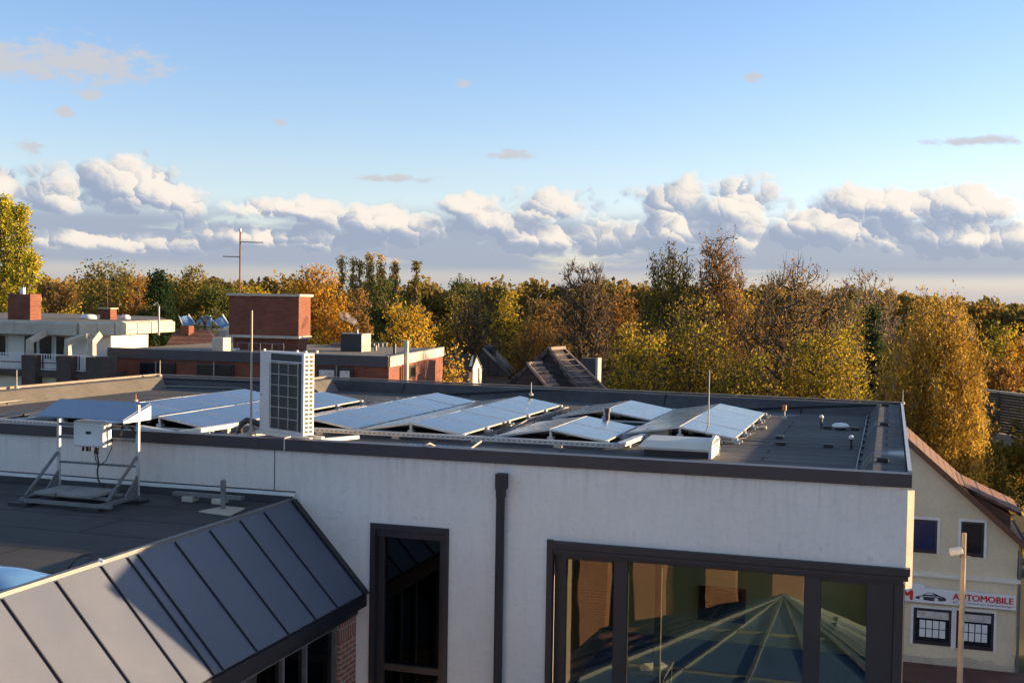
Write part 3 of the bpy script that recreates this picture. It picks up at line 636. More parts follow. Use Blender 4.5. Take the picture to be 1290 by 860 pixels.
for yy, lb in ((22.6, 'wire looping up over the middle of the right parapet'), (17.3, 'wire looping over the near end of the right parapet'), (27.0, 'wire looping over the rear right corner of the parapet')):
    conductor([(-.42, yy-.1, ZR+.04), (-.34, yy, ZR+.06), (-.19, yy+.08, ZC+.03), (-.05, yy+.05, ZC+.04), (.1, yy, ZC+.02), (.25, yy-.02, ZC+.02)], lb, [(-.05, yy+.05, ZC-.02)])
conductor([(-18.1, y_, ZR+.07) for y_ in np.arange(17, 27.2, .6)] + [(-15, 27.0, ZR+.08)], 'pale wire along the foot of the left parapet', [(-18.1, y_, ZR) for y_ in np.arange(17.5, 27, 1.2)], m='cable')
# small roof vents
for (px_, py_, lb, hgt) in ((1034.5, 539, 'small mushroom vent left of the white roof lamp', .20), (1072, 565, 'small mushroom vent near the right hand wire', .17)):
    q = pz(px_, py_, ZR); T = empty('mushroom_vent', (q[0], q[1], ZR), lb, 'vent', 'mushroom vents')
    MB().tube([(q[0], q[1], ZR), (q[0], q[1], ZR+hgt)], .022, 8).build('pipe', M['black'], T)
    MB().tube([(q[0], q[1], ZR+hgt), (q[0], q[1], ZR+hgt+.04), (q[0], q[1], ZR+hgt+.065)], [.045, .04, .015], 12).build('hood', M['white'], T, smooth=True)
q = pz(1059, 541, ZR); T = empty('roof_lamp', (q[0], q[1], ZR), 'flat white dome on the open dark roof between two black blocks', 'vent')
MB().tube([(q[0], q[1], ZR), (q[0], q[1], ZR+.05)], .10, 14).build('base', M['black'], T)
MB().tube([(q[0], q[1], ZR+.05), (q[0], q[1], ZR+.08), (q[0], q[1], ZR+.12), (q[0], q[1], ZR+.135)], [.16, .17, .12, .03], 16).build('dome', M['white'], T, smooth=True)
# skylight hood
a_, b_, c_ = pz(808, 572, ZR), pz(891, 579, ZR), pz(904, 566, ZR)
T = empty('skylight_hood', (-3.3, 18.9, ZR), 'cream metal ridged skylight hood at the front roof edge', 'skylight')
hx0, hx1, hy0, hy1 = a_[0], b_[0], a_[1]-.1, a_[1]+.75
MB().box((hx0+.05, hy0+.05, ZR), (hx1-.0, hy1-.05, ZR+.10)).build('curb', M['black'], T)
MB().box((hx0+.02, hy0+.0, ZR+.10), (hx1+.0, hy1-.0, ZR+.135)).build('rim', M['alu'], T)
m = MB(); ym = (hy0+hy1)/2
m.prism([(hx0-.03, hy0-.03, ZR+.136), (hx0-.03, hy1+.03, ZR+.136), (hx0+.05, hy1-.08, ZR+.24), (hx0+.1, ym, ZR+.285), (hx0+.05, hy0+.08, ZR+.24)], (hx1-hx0+.03, 0, 0)); m.build('hood', M['cream_metal'], T)
m = MB(); m.prism([(hx1+.002, hy0-.03, ZR+.0), (hx1+.002, hy1+.03, ZR+.0), (hx1+.002, hy1+.03, ZR+.2), (hx1+.002, hy1-.08, ZR+.27), (hx1+.002, ym, ZR+.33), (hx1+.002, hy0+.08, ZR+.27), (hx1+.002, hy0-.03, ZR+.2)], (.05, 0, 0)); m.build('end_plate', M['cream_metal'], T)
a_ = pz(813, 551, ZR); one(MB().box((a_[0], a_[1], ZR+.0), (a_[0]+.42, a_[1]+.35, ZR+.17)), 'junction_box', M['cream_metal'], 'grey metal box behind the skylight hood', 'box', bevel=.01)
q = pz(765, 537, ZR); T = empty('vent_pipe', (q[0], q[1], ZR), 'short dark capped vent pipe among the small solar arrays', 'vent')
MB().tube([(q[0], q[1], ZR), (q[0], q[1], ZR+.28)], .045, 12).build('pipe', M['cap'], T)
MB().tube([(q[0], q[1], ZR+.28), (q[0], q[1], ZR+.36)], .065, 12).build('cap', M['cap'], T)
q = pz(905, 574, ZR); one(MB().tube([(q[0], q[1], ZR), (q[0]+.02, q[1], ZR+.14), (q[0]-.04, q[1]+.05, ZR+.16)], .012, 6), 'cable_stub', M['cable'], 'short upright cable stub beside the skylight hood', 'cable')
q = pz(598, 566, ZR+.0); one(MB().tube([(q[0]-.06, YF+.0, ZC+.01), (q[0], YF+.1, ZC+.04), (q[0]+.05, YF+.3, ZC-.05), (q[0]+.12, YF+.7, ZR+.1), (q[0]+.10, YF+1.5, ZR+.06), (q[0]+.0, YF+2.4, ZR+.1)], .016, 6), 'earthing_cable', M['cable'], 'pale cable curling over the front roof edge below the arrays', 'cable', smooth=True)
q = pz(345, 556, ZC); one(MB().tube([(q[0], YF-.06, ZC-.17), (q[0], YF-.06, ZC+.015), (q[0], YF+.12, ZC+.02)], .012, 6), 'edge_clamp', M['alu'], 'small metal clamp on the front roof edge below the heat pump', 'clamp')
def cablerun(pts, label, m='black', r=.012):
    P = [Vector((p[0], p[1], ZR+p[2])) for p in (list(pz(a, b, ZR)[:2])+[h] for a, b, h in pts)]
    Q_ = []
    for i in range(len(P)-1):
        for t in (0, .33, .66): Q_.append(P[i].lerp(P[i+1], t)+Vector((random.uniform(-.02, .02), random.uniform(-.03, .03), random.uniform(0, .012))))
    one(MB().tube(Q_+[P[-1]], r, 6), 'roof_cable', M[m], label, 'cable', smooth=True)
cablerun([(628, 549, .03), (648, 542, .02), (668, 534, .02), (688, 527, .02), (706, 520, .03)], 'black cable lying between the middle array and the small front array')
cablerun([(640, 546, .05), (662, 533, .06), (690, 524, .05), (716, 515, .04)], 'pale cable winding behind the small front array', 'cable', .010)
cablerun([(905, 560, .02), (920, 556, .02), (938, 553, .02), (950, 547, .03)], 'black cable near the rightmost solar array', 'black', .009)
cablerun([(2, 529, .03), (24, 525, .03), (45, 522, .04), (62, 519, .05)], 'black cable running to the canopy from the left', 'black', .016)
q = [pz(x_, y_, ZR) for x_, y_ in ((470, 560.5), (500, 558.5), (545, 560), (590, 563.5), (602, 566.5), (560, 566.5), (500, 563.5))]
tag(MB().prism([(p[0], p[1], ZR+.002) for p in q], (0, 0, .002)).build('puddle', M['pool']), 'shallow rain puddle on the felt near the front roof edge', kind='stuff')
for i_, (px_, py_, lb) in enumerate(((982, 552, 'small black roof block right of the rightmost array'), (961, 540, 'small pale concrete pad beside the rightmost array feet'), (30, 524, 'small round drain grate on the felt at the far left'))):
    q = pz(px_, py_, ZR); one(MB().box((q[0]-.07, q[1]-.07, ZR), (q[0]+.07, q[1]+.07, ZR+.05)), 'roof_block', M['black' if i_ != 1 else 'concrete'], lb, 'block', bevel=.01)
# ------------------------------------------------------------------ building behind the camera, seen only in reflections
R_ = empty('brick_building', (-6, -6, GZ), 'brick building with pilasters seen reflected in the wide window', 'building')
MB().box((-22, -12, GZ), (12, -2.6, 8.6)).build('wall', M['darkstone'], R_)
for x_ in (-15.6, -13.6, -11.4, -8.7, -7.0, -4.9, -3.0, -.4, 2.2): MB().box((x_, -2.6, GZ), (x_+.85, -2.0, 8.6)).build('pilaster', M['brickbright'], R_)
for x_ in (-14.6, -12.4, -9.9, -5.9, -1.8): MB().box((x_, -2.62, 1.0), (x_+.9, -2.57, 4.6)).build('window', M['paneblack'], R_)
An = empty('annex', (-5, 3, GZ), 'low gravel roofed annex reflected in the wide window', 'building')
MB().box((-16, -1.9, GZ), (3.5, 6.8, 1.2)).build('wall', M['stucco'], An); MB().box((-16.1, -1.95, 1.2), (3.6, 6.9, 1.35)).build('roof', M['gravel'], An)
Gc = empty('glazed_canopy', (-1, 10.5, 3.4), 'blue glazed canopy with pale mullions reflected in the wide window', 'canopy')
qq = py(985, 757, 22.5); ap = Vector((qq[0], 32.18-22.5, qq[2])); cs = [Vector((ap.x-4.2, 6.5, 4.9)), Vector((ap.x-4.2, 14.6, 5.6)), Vector((ap.x+3.2, 14.6, 5.6)), Vector((ap.x+3.2, 6.5, 4.9))]
for i in range(4):
    p, q = cs[i], cs[(i+1) % 4]; MB().prism([p, q, ap], (0,0,.03)).build('glazing', M['bluerail'], Gc)  # blue base colour stands in for sky reflected in the canopy glass
for i in range(4):
    p, q = cs[i], cs[(i+1) % 4]; m = MB(); m.beam(p+Vector((0,0,.05)), ap+Vector((0,0,.05)), .10, .08); m.beam(p, q, .1, .1)
    for t in (.25, .5, .75): m.beam(p.lerp(q, t)+Vector((0,0,.05)), ap+Vector((0,0,.05)), .06, .06)
    for t in (.4, .7): m.beam(p.lerp(ap, t)+Vector((0,0,.05)), q.lerp(ap, t)+Vector((0,0,.05)), .05, .05)
    m.build('mullion', M['mull'], Gc); m = MB(); m.box((p.x-.08, p.y-.08, GZ), (p.x+.08, p.y+.08, p.z)); m.build('post', M['galv'], Gc)
# ------------------------------------------------------------------ white building at the left, behind
WB = empty('penthouse_building', (-38, 50, GZ), 'white building with thick concrete roof edge and balconies, at the left edge', 'building')
zt, zb = 11.08, 10.5
B1 = pd(98, 402, 54); YB1 = B1[1]; C1 = pd(142, 402, 54.8); D1 = pd(217, 402, 60.5)
poly = [(-52., YB1), (B1[0], YB1), (C1[0], C1[1]), (D1[0], D1[1]), (D1[0]-7, D1[1]+9), (-52, YB1+20)]
def prismz(pl, z0, z1): return MB().prism([(x, y, z0) for x, y in pl], (0, 0, z1-z0))
prismz(poly, zb+.003, zt-.05).build('roof_slab', M['roofgrey'], WB)
m = MB()
for i in range(3):
    p, q = poly[i], poly[i+1]; n = 6 if i == 0 else 2 if i == 1 else 3
    for k_ in range(n):
        a = Vector((*p, 0)).lerp(Vector((*q, 0)), k_/n); b = Vector((*p, 0)).lerp(Vector((*q, 0)), (k_+1)/n); d = (b-a).normalized(); nrm = Vector((d.y, -d.x, 0))
        a += d*.008; b -= d*.008
        m.prism([a+nrm*.0+Vector((0,0,zb)), a+nrm*.14+Vector((0,0,zb+.0)), a+nrm*.14+Vector((0,0,zt-.1)), a-nrm*.05+Vector((0,0,zt)), a-nrm*.25+Vector((0,0,zt))], b-a)
m.build('concrete_fascia', M['concrete'], WB)
ins = [(-52., YB1+.75), (B1[0]-.1, YB1+.75), (C1[0]-.6, C1[1]+.7), (D1[0]-.95, D1[1]-.6), (D1[0]-7.5, D1[1]+7), (-52, YB1+18)]
prismz(ins, GZ, zb).build('wall', M['whitewall'], WB)
yw = YB1+.74
for (a, b, t_, b_) in ((-20, 8, 422, 447), (32, 47, 423, 449), (51, 66, 423, 452), (72, 82, 424, 455)):
    p = py(a, t_, yw); q = py(b, b_, yw); f_ = MB(); f_.box((p[0]-.05, yw-.05, q[2]-.05), (q[0]+.05, yw-.005, p[2]+.04)); fr = f_.build('window', M['whitewall'], WB)
    MB().box((p[0], yw-.07, q[2]), (q[0], yw-.052, p[2])).build('pane', M['paneblack'], fr)
zfl = 8.98; yr = YB1-1.1
MB().box((-52, yr-.2, zfl-.2), (py(133, 470, yr)[0], YB1+.74, zfl)).build('balcony_slab', M['darkstone'], WB)
rail = MB(); x0_ = py(-40, 460, yr)[0]; x1_ = py(135, 450, yr)[0]
for zz in (zfl+.08, zfl+.72): rail.box((x0_, yr-.02, zz), (x1_, yr+.01, zz+.03))
for x_ in np.arange(x0_, x1_, .13): rail.box((x_, yr-.015, zfl+.1), (x_+.025, yr+.005, zfl+.72))
rail.build('balcony_railing', M['white'], WB)
MB().box((x0_, yr-.06, zfl+.36), (py(75, 450, yr)[0], yr-.03, zfl+.40)).build('flower_rail', M['brick'], WB)
MB().box((-52, yr+.1, GZ), (py(133, 470, yr)[0], YB1+.7, zfl-.2)).build('lower_wall', M['yellowwall'], WB)
for (a, b, t_) in ((28, 45, 447), (72, 90, 448), (109, 122, 450), (122, 137, 449)):
    p = py(a, t_, yr-.3); q = py(b, t_, yr-.3); MB().box((p[0], yr-.35, GZ), (q[0], yr+.25, p[2])).build('brick_pier', M['darkstone'], WB)
for (a, b) in ((33, 42), (81, 90), (113, 119)):
    p = py(a, 446, yr); q = py(b, 446, yr); xm = (p[0]+q[0])/2; 
    MB().tube([(xm, yr, p[2]-.05), (xm, yr, 10.25), (xm+.35*(1 if a == 81 else -1 if a > 100 else 0), yr+.9, 10.55)], .17, 4).build('concrete_strut', M['concrete'], WB)
def stack(x0, x1, xs, ytop, ybot, D, name, mats, label, cat, depth=1.0, cap=None, parent=None):
    a = pd(x0, ybot, D); b = pd(x1, ybot, D); top = pd(x0, ytop, D)[2]
    y_ = a[1]; bx = py(x1, ybot, y_)[0]; dx = py(xs, ybot, y_+depth)[0]
    T = empty(name, ((a[0]+bx)/2, y_+depth/2, a[2]), label, cat) if parent is None else parent
    MB().box((a[0], y_, a[2]-.3), (bx, y_+depth, top)).build('brick_stack' if parent is None else 'chimney', mats, T)
    if cap: MB().box((a[0]-.06, y_-.06, top+.003), (bx+.06, y_+depth+.06, top+cap)).build('cap_slab', M['concrete'], T)
    return T, a, bx, top, y_
T, a, bx, top, y_ = stack(10, 38, 49, 370, 398, 60, 'chimney_stack', M['brick'], 'broad brick chimney stack near the left edge on the flat roof', 'chimney', .75)
MB().tube([(a[0]+.5, y_+.4, top), (a[0]+.5, y_+.4, top+.3)], .12, 8).build('flue', M['white'], T); MB().tube([(a[0]+.5, y_+.4, top+.3), (a[0]+.5, y_+.4, top+.42)], .06, 8).build('flue_cap', M['black'], T)
T, a, bx, top, y_ = stack(126, 139, 148, 389, 402, 62, 'chimney_stack', M['brick'], 'smaller brick chimney stack under a thin aerial', 'chimney', .5, .06)
T = empty('roof_aerial', (a[0]+.2, y_+.3, top), 'thin dark aerial standing over the smaller brick chimney', 'antenna')
MB().tube([(a[0]+.2, y_+.3, top-.3), (a[0]+.2, y_+.3, top+1.1)], .02, 6).build('mast', M['rust'], T); MB().box((a[0]-.1, y_+.2, top+.22), (a[0]+.95, y_+.4, top+.26)).build('crossarm', M['rust'], T)
for x_, x2, lb in ((98, 125, 'low white roof dome left of the smaller chimney'), (150, 166, 'low white roof dome right of the smaller chimney')):
    p = pd(x_, 400, 63); q = pd(x2, 400, 63); c = (p+q)/2; w = (q[0]-p[0])/2; m = MB()
    m.tube([(c[0], c[1], 11.03), (c[0], c[1], 11.15), (c[0], c[1], 11.24), (c[0], c[1], 11.27)], [w, w*.97, w*.7, w*.1], 16)
    one(m, 'roof_dome', M['white'], lb, 'skylight', smooth=True)
p = pd(200, 402, 58); q = pd(193, 382, 58)
one(MB().tube([(p[0], p[1], 10.4), (p[0], p[1], pd(200, 386, 58)[2]), (p[0]-.1, p[1], q[2]+.02), (q[0], q[1], q[2]-.08)], .05, 8), 'gooseneck_pipe', M['galv'], 'thin bent metal pipe rising over the sunlit concrete roof edge', 'pipe')
# ------------------------------------------------------------------ brick flat-roofed building
BB = empty('brick_flat_building', (-26, 48, GZ), 'red brick flat roofed building behind the solar arrays', 'building')
Q = [(-31.7, 43.1), (-18.82, 43.3), (-20.45, 53.5), (-32.4, 53.4)]
prismz(Q, GZ, 9.57).build('wall', M['brick'], BB)
prismz([(x, y) for x, y in [(-31.65, 43.15), (-18.88, 43.35), (-20.5, 53.4), (-32.3, 53.3)]], 9.57, 9.93).build('flat_roof', M['gravel'], BB)
def strip(p, q, z0, z1, out, name, m, par, inn=.0):
    a = Vector((*p, z0)); b = Vector((*q, z0)); d = (b-a).normalized(); n_ = Vector((d.y, -d.x, 0))
    return MB().prism([a+n_*out, a-n_*inn, a-n_*inn+Vector((0,0,z1-z0)), a+n_*out+Vector((0,0,z1-z0))], b-a).build(name, m, par)
strip(Q[0], Q[1], 9.58, 9.985, .08, 'fascia', M['cap'], BB, .1); strip(Q[1], Q[2], 9.58, 9.98, .06, 'fascia', M['concrete'], BB, .1)
strip(Q[0], Q[1], 9.986, 10.02, .10, 'roof_edge_strip', M['galv'], BB, .12); strip(Q[1], Q[2], 9.981, 10.015, .08, 'roof_edge_strip', M['galv'], BB, .12)
for (a, b, t_, b_, mm, cm) in ((178, 222, 455.5, 471.5, 200, None), (250, 295, 457.5, 473.5, 273, None), (401, 446, 462, 478, 427, 'curtain')):
    p = py(a, t_, 43.15); q = py(b, b_, 43.15); c = py(mm, t_, 43.15)[0]
    fr = MB().box((p[0], 43.02, q[2]-.3), (q[0], 43.12, p[2])).build('window', M['frame'], BB)
    for u, v in ((p[0]+.05, c-.05), (c+.05, q[0]-.05)): MB().box((u, 42.99, q[2]-.25), (v, 43.018, p[2]-.06)).build('pane', M['paneblack'], fr)
    if cm: 
        for u, v in ((p[0]+.12, c-.12), (c+.12, q[0]-.12)): MB().box((u, 42.975, q[2]-.22), (v, 42.989, p[2]-.1)).build('curtain', M['curtain'], fr)
    MB().tube([(c, 42.93, q[2]-.3), (c, 42.93, p[2]+.1)], .03, 6).build('rain_pipe', M['galv'], BB)
# right face: small window, flue
def onface(px_, py_): # intersect right face plane
    a = Vector((*Q[1], 0)); b = Vector((*Q[2], 0)); d = (b-a).normalized(); n_ = Vector((d.y, -d.x, 0)); r_ = Vector(ray(px_, py_)); c = Vector(CAM); t = (a-c).dot(n_)/r_.dot(n_); return c+r_*t, n_, d
p, n_, d_ = onface(516, 461); q, _, _ = onface(523, 475)
h_ = p.z-q.z; L_ = (Vector((q.x, q.y, 0))-Vector((p.x, p.y, 0))).length
fr = MB().prism([p+n_*.03, p+n_*.03-Vector((0,0,h_)), p-n_*.05-Vector((0,0,h_)), p-n_*.05], d_*L_).build('window', M['frame'], BB)
MB().prism([p+n_*.035+d_*.1-Vector((0,0,.08)), p+n_*.035+d_*.1-Vector((0,0,h_-.08)), p+n_*.031+d_*.1-Vector((0,0,h_-.08)), p+n_*.031+d_*.1-Vector((0,0,.08))], d_*(L_-.2)).build('pane', M['paneblack'], fr)
p, n_, d_ = onface(507.5, 470); zz = 10.0+(447-432)*47/1500
one(MB().tube([tuple(p+n_*.14+Vector((0,0,GZ-p.z))), tuple(p+n_*.14+Vector((0,0,zz+.1-p.z)))], .10, 12), 'steel_flue', M['cable'], 'pale round flue pipe on the sunlit brick side wall', 'flue')
p, n_, d_ = onface(503.5, 470); one(MB().tube([tuple(p+n_*.06+Vector((0,0,GZ-p.z))), tuple(p+n_*.06+Vector((0,0,9.5-p.z)))], .045, 8), 'rain_pipe', M['rust'], 'brown rain pipe beside the pale flue on the brick side wall', 'pipe')
# stair tower
g = pz(288, 437.5, 10.0); Dp = math.hypot(g[0], g[1]); yT = g[1]; xL = g[0]; xR = py(376, 437, yT)[0]; ztop = py(330, 373, yT)[2]; zst = py(330, 424, yT)[2]
xs_ = py(390, 400, yT+1.9)[0]
T = empty('stair_tower', ((xL+xR)/2, yT+1, 9.9), 'red brick roof tower with a pale concrete cap, on the brick building', 'tower')
MB().box((xL, yT, zst+.06), (xR, yT+1.1, ztop)).build('brick_shaft', M['brick'], T); MB().box((xL+.12, yT+.18, 9.93), (xR-.12, yT+1.0, zst-.06)).build('brick_base', M['brick'], T)
MB().box((xL-.05, yT-.05, zst-.06), (xR+.05, yT+1.15, zst+.06)).build('concrete_band', M['concrete'], T); MB().box((xL-.09, yT-.09, ztop+.001), (xR+.09, yT+1.19, ztop+.11)).build('cap_slab', M['concrete'], T)
p = pd(302, 370, Dp+2); T = empty('tv_antenna', (p[0], p[1], ztop), 'tall mast antenna with two thin arms above the brick tower', 'antenna'); Da = Dp+2
pt = pd(301.5, 290, Da); MB().tube([(p[0], p[1], 9.95), (p[0], p[1], pt[2])], .035, 6).build('mast', M['rust'], T); MB().tube([(p[0], p[1], pt[2]-.06), (p[0], p[1], pt[2]+.07)], .07, 8).build('mast_cap', M['white'], T)
for x_, y_, n in ((331, 305.5, 7), (281, 323, 4)):
    q = pd(x_, y_, Da); s_ = MB().tube([(p[0], p[1], q[2]), (q[0], q[1], q[2])], .022, 5)
    for k_ in range(n):
        c = Vector((p[0], p[1], q[2])).lerp(Vector(q), (k_+1)/n); s_.tube([c-Vector((-.2, .3, 0)), c+Vector((-.2, .3, 0))], .010, 4)
    s_.build('arm', M['rust'], T)
T, a, bx, top, y_ = stack(267, 281, 288, 425, 438, 51, 'roof_chimney', M['concrete'], 'small pale topped chimney box left of the brick tower', 'chimney', .6)
g = pz(429, 441, 9.98); yq = g[1]; x2 = py(455, 441, yq)[0]; zq = py(440, 421, yq)[2]
T = empty('vent_housing', (g[0], yq, 9.93), 'black box housing with a smoking flue on the brick building roof', 'vent')
MB().box((g[0], yq, 9.93), (x2, yq+.95, zq)).build('casing', M['black'], T); MB().box((x2+.001, yq+.0, 9.93), (x2+.02, yq+.95, zq)).build('side_panel', M['concrete'], T); MB().box((g[0]-.03, yq-.03, zq), (x2+.05, yq+1, zq+.04)).build('lid', M['galv'], T)
fx = py(450, 419, yq+.4)[0]; MB().tube([(fx, yq+.4, zq), (fx, yq+.4, zq+.2)], .05, 8).build('flue', M['galv'], T)
for px_, h_, lb in ((473, .22, 'short pale vent stub right of the black housing'), (497, .42, 'short black vent stub near the corner of the brick building')):
    q = pz(px_, 441 if px_ < 480 else 445, 9.95); one(MB().tube([(q[0], q[1], 9.93), (q[0], q[1], 9.95+h_)], .07, 8), 'vent_stub', M['concrete' if px_ < 480 else 'black'], lb, 'vent')
q = pz(393, 438, 9.95); m = MB()
for i in range(5): m.box((q[0]+i*.0, q[1]+2+i*.5, 9.94), (q[0]+2.0, q[1]+2.1+i*.5, 10.12))
one(m, 'roof_rails', M['galv'], 'row of grey rails on the flat roof behind the brick tower', 'rails')
q = pz(288, 439.5, 9.98); T = empty('roof_window_frame', (q[0], q[1], 9.93), 'open metal framed roof hatch before the brick tower', 'hatch')
MB().box((q[0]-.1, q[1]-.3, 9.93), (q[0]+.5, q[1]+.1, 10.03)).build('curb', M['white'], T); MB().beam((q[0]-.15, q[1]-.3, 10.03), (q[0]+.15, q[1]-.2, 10.5), .35, .03).build('lid', M['black'], T)
m = MB(); q2 = pz(376, 441, 9.98); m.tube([(q[0]+.6, q[1]-.3, 10.28), (q2[0]-.1, q[1]-.3, 10.28)], .02, 5)
for x_ in np.linspace(q[0]+.6, q2[0]-.1, 5): m.tube([(x_, q[1]-.3, 9.93), (x_, q[1]-.3, 10.28)], .02, 5)
one(m, 'guard_rail', M['galv'], 'thin metal guard rail at the front edge of the brick building roof', 'railing')
# smoke puff
def m_smoke(nt, out):
    v = coords(nt, 'Object'); n = noise(nt, v, 3.0, 5, .65)
    d = mth(nt, 'MULTIPLY', mth(nt, 'SUBTRACT', n, .44, clamp=True), 14.)
    p = nt.nodes.new('ShaderNodeVolumePrincipled'); p.inputs['Color'].default_value = (.95,.93,.92,1); L(nt, d, p.inputs['Density']); L(nt, p.outputs[0], out.inputs['Volume'])
m = MB(); c0 = Vector((fx, yq+.4, zq+.22)); pts = [c0, c0+Vector((-.05,0,.2)), c0+Vector((-.22,.05,.38)), c0+Vector((-.45,.1,.5)), c0+Vector((-.75,.1,.6)), c0+Vector((-.95,.1,.68))]
m.tube(pts, [.04, .09, .16, .2, .2, .06], 12)
tag(m.build('smoke', mat('smoke_volume', m_smoke)), 'pale wisp of smoke drifting left from the black box housing', 'smoke', kind='stuff')
# hip roof house and blue glazed sheds
p0, p1 = pd(205, 440, 78), pd(278, 440, 78); zr_ = pd(240, 414, 80)[2]
T = empty('hip_roof_house', ((p0[0]+p1[0])/2, p0[1], GZ), 'brown tiled hip roof house left of the brick tower', 'house')
e0, e1 = pd(203, 431, 76), pd(281, 431, 76); ez = e0[2]-.6; bk = Vector((-2.4, 6, 0))
A_, B_, C_, D_ = Vector((e0[0], e0[1], ez)), Vector((e1[0], e1[1], ez)), Vector((e1[0], e1[1], ez))+bk, Vector((e0[0], e0[1], ez))+bk
r1 = pd(222, 414, 79); r2 = pd(262, 414, 79); r1 = Vector((r1[0], r1[1], zr_)); r2 = Vector((r2[0], r2[1], zr_))
m = MB().add([A_, B_, C_, D_, r1, r2], [(0,1,5,4), (1,2,5), (2,3,4,5), (3,0,4)]); m.build('roof', M['tiles_brown'], T)
m = MB().add([A_, B_, C_, D_, A_-Vector((0,0,ez-GZ)), B_-Vector((0,0,ez-GZ)), C_-Vector((0,0,ez-GZ)), D_-Vector((0,0,ez-GZ))], [(0,1,5,4), (1,2,6,5), (2,3,7,6), (3,0,4,7)]); m.build('wall', M['brick'], T)
q = pd(236, 411, 78.5); MB().box((q[0]-.3, q[1]-.3, q[2]-1), (q[0]+.3, q[1]+.3, q[2]+.05)).build('chimney', M['brick'], T)
Tg = empty('glazed_hall', (pd(258, 410, 118)[0], pd(258, 410, 118)[1], GZ), 'far hall with three bright blue glazed roof lights', 'building')
hx0, hx1 = pd(226, 412, 118), pd(290, 412, 118)
MB().box((hx0[0], hx0[1], GZ), (hx1[0]+1, hx0[1]+10, hx0[2]-.2)).build('hall_body', M['concrete'], Tg)
for (a, b, c, d) in (((226,399),(238,397),(246,408),(231,411)), ((244,409),(253,400),(266,399),(264,411)), ((268,405),(281,397),(288,408),(276,411))):
    P4 = [Vector(pd(*a, 118)), Vector(pd(*b, 119)), Vector(pd(*c, 118.3)), Vector(pd(*d, 117.4))]
    m = MB(); m.prism(P4, (0,.3,-.3)); o = m.build('roof_light', M['bluerail'], Tg)
    m = MB()
    for t in (.0, 1.): m.beam(P4[0].lerp(P4[1], t)+Vector((0,-.1,.1)), P4[3].lerp(P4[2], t)+Vector((0,-.1,.1)), .10, .06)
    m.build('glazing_bar', M['white'], o, )
# ------------------------------------------------------------------ dark houses in the middle
def gable_house(name, label, apex, back, left, right, zr_, ze, tiles, wallm, front=None):
    pass
T = empty('black_house', (pd(612, 470, 72)[0], pd(612, 470, 72)[1], GZ), 'black tiled gabled house between the brick building and the tiled roof', 'house')
ax = Vector(pd(609, 440, 70)); l_ = Vector(pd(583, 472, 70)); r_ = Vector(pd(643, 474, 70)); bk = Vector((-1.5, 6, 0))
l_.z = r_.z = min(l_.z, r_.z)
MB().add([ax, l_, r_, ax+bk, l_+bk, r_+bk], [(0,1,2), (0,2,5,3), (1,0,3,4), (3,5,4)]).build('roof', M['tiles_black'], T)
MB().prism([(l_.x+.2, l_.y+.2, GZ), (r_.x-.2, r_.y+.2, GZ), (r_.x-.2+bk.x, r_.y+bk.y-.2, GZ), (l_.x+.2+bk.x, l_.y+bk.y-.2, GZ)], (0,0,l_.z-GZ)).build('wall', M['cap'], T)
c = pd(617, 445, 72); MB().box((c[0]-.3, c[1]-.3, c[2]-1), (c[0]+.3, c[1]+.3, c[2]+.45)).build('chimney', M['black'], T)
MB().beam(ax+Vector((0,-.05,.06)), ax.lerp(r_, .45)+Vector((0,-.05,.06)), .1, .12).build('verge', M['galv'], T)
T = empty('gable_annex', (pd(595, 470, 66)[0], pd(595, 470, 66)[1], GZ), 'small black roofed annex with a narrow sunlit cream gable end', 'house')
a = Vector(pd(600, 448, 64)); b = Vector(pd(596, 461, 63.5)); c = Vector(pd(607, 461, 65.5)); 
a2 = Vector(pd(578, 449, 68)); 
wall_b = Vector((b.x, b.y, GZ)); wall_c = Vector((c.x, c.y, GZ))
MB().prism([a, b, wall_b, wall_c, c], (-.25, .05, 0)).build('gable_wall', M['yellowwall'], T)
MB().box((0,0,0), (.001,.001,.001))
m = MB(); sh = Vector((-3.2, 1.2, 0)); m.prism([a+Vector((.05,0,.05)), b+Vector((0,-.2,-.2)), b+Vector((0,-.2,-.3)), a+Vector((.05,0,-.05))], sh); m.prism([a+Vector((.05,0,.05)), c+Vector((0,.2,-.2)), c+Vector((0,.2,-.3)), a+Vector((.05,0,-.05))], sh); m.build('roof', M['tiles_black'], T)
m = MB(); m.prism([b+Vector((-.26,.05,0)), wall_b+Vector((-.26,.05,0)), wall_c+Vector((-.26,.05,0)), c+Vector((-.26,.05,0))], (-2.8, 1.05, 0)); m.build('wall', M['cap'], T)
mid = b.lerp(c, .5); MB().prism([mid+Vector((.03,-.03,-.1))+Vector((-.05*.5,-.25,0)), mid+Vector((.03,.22,-.1)), mid+Vector((.03,.22,-.9)), mid+Vector((0,-.28,-.9))], (.02,0,0)).build('window', M['frame'], T)
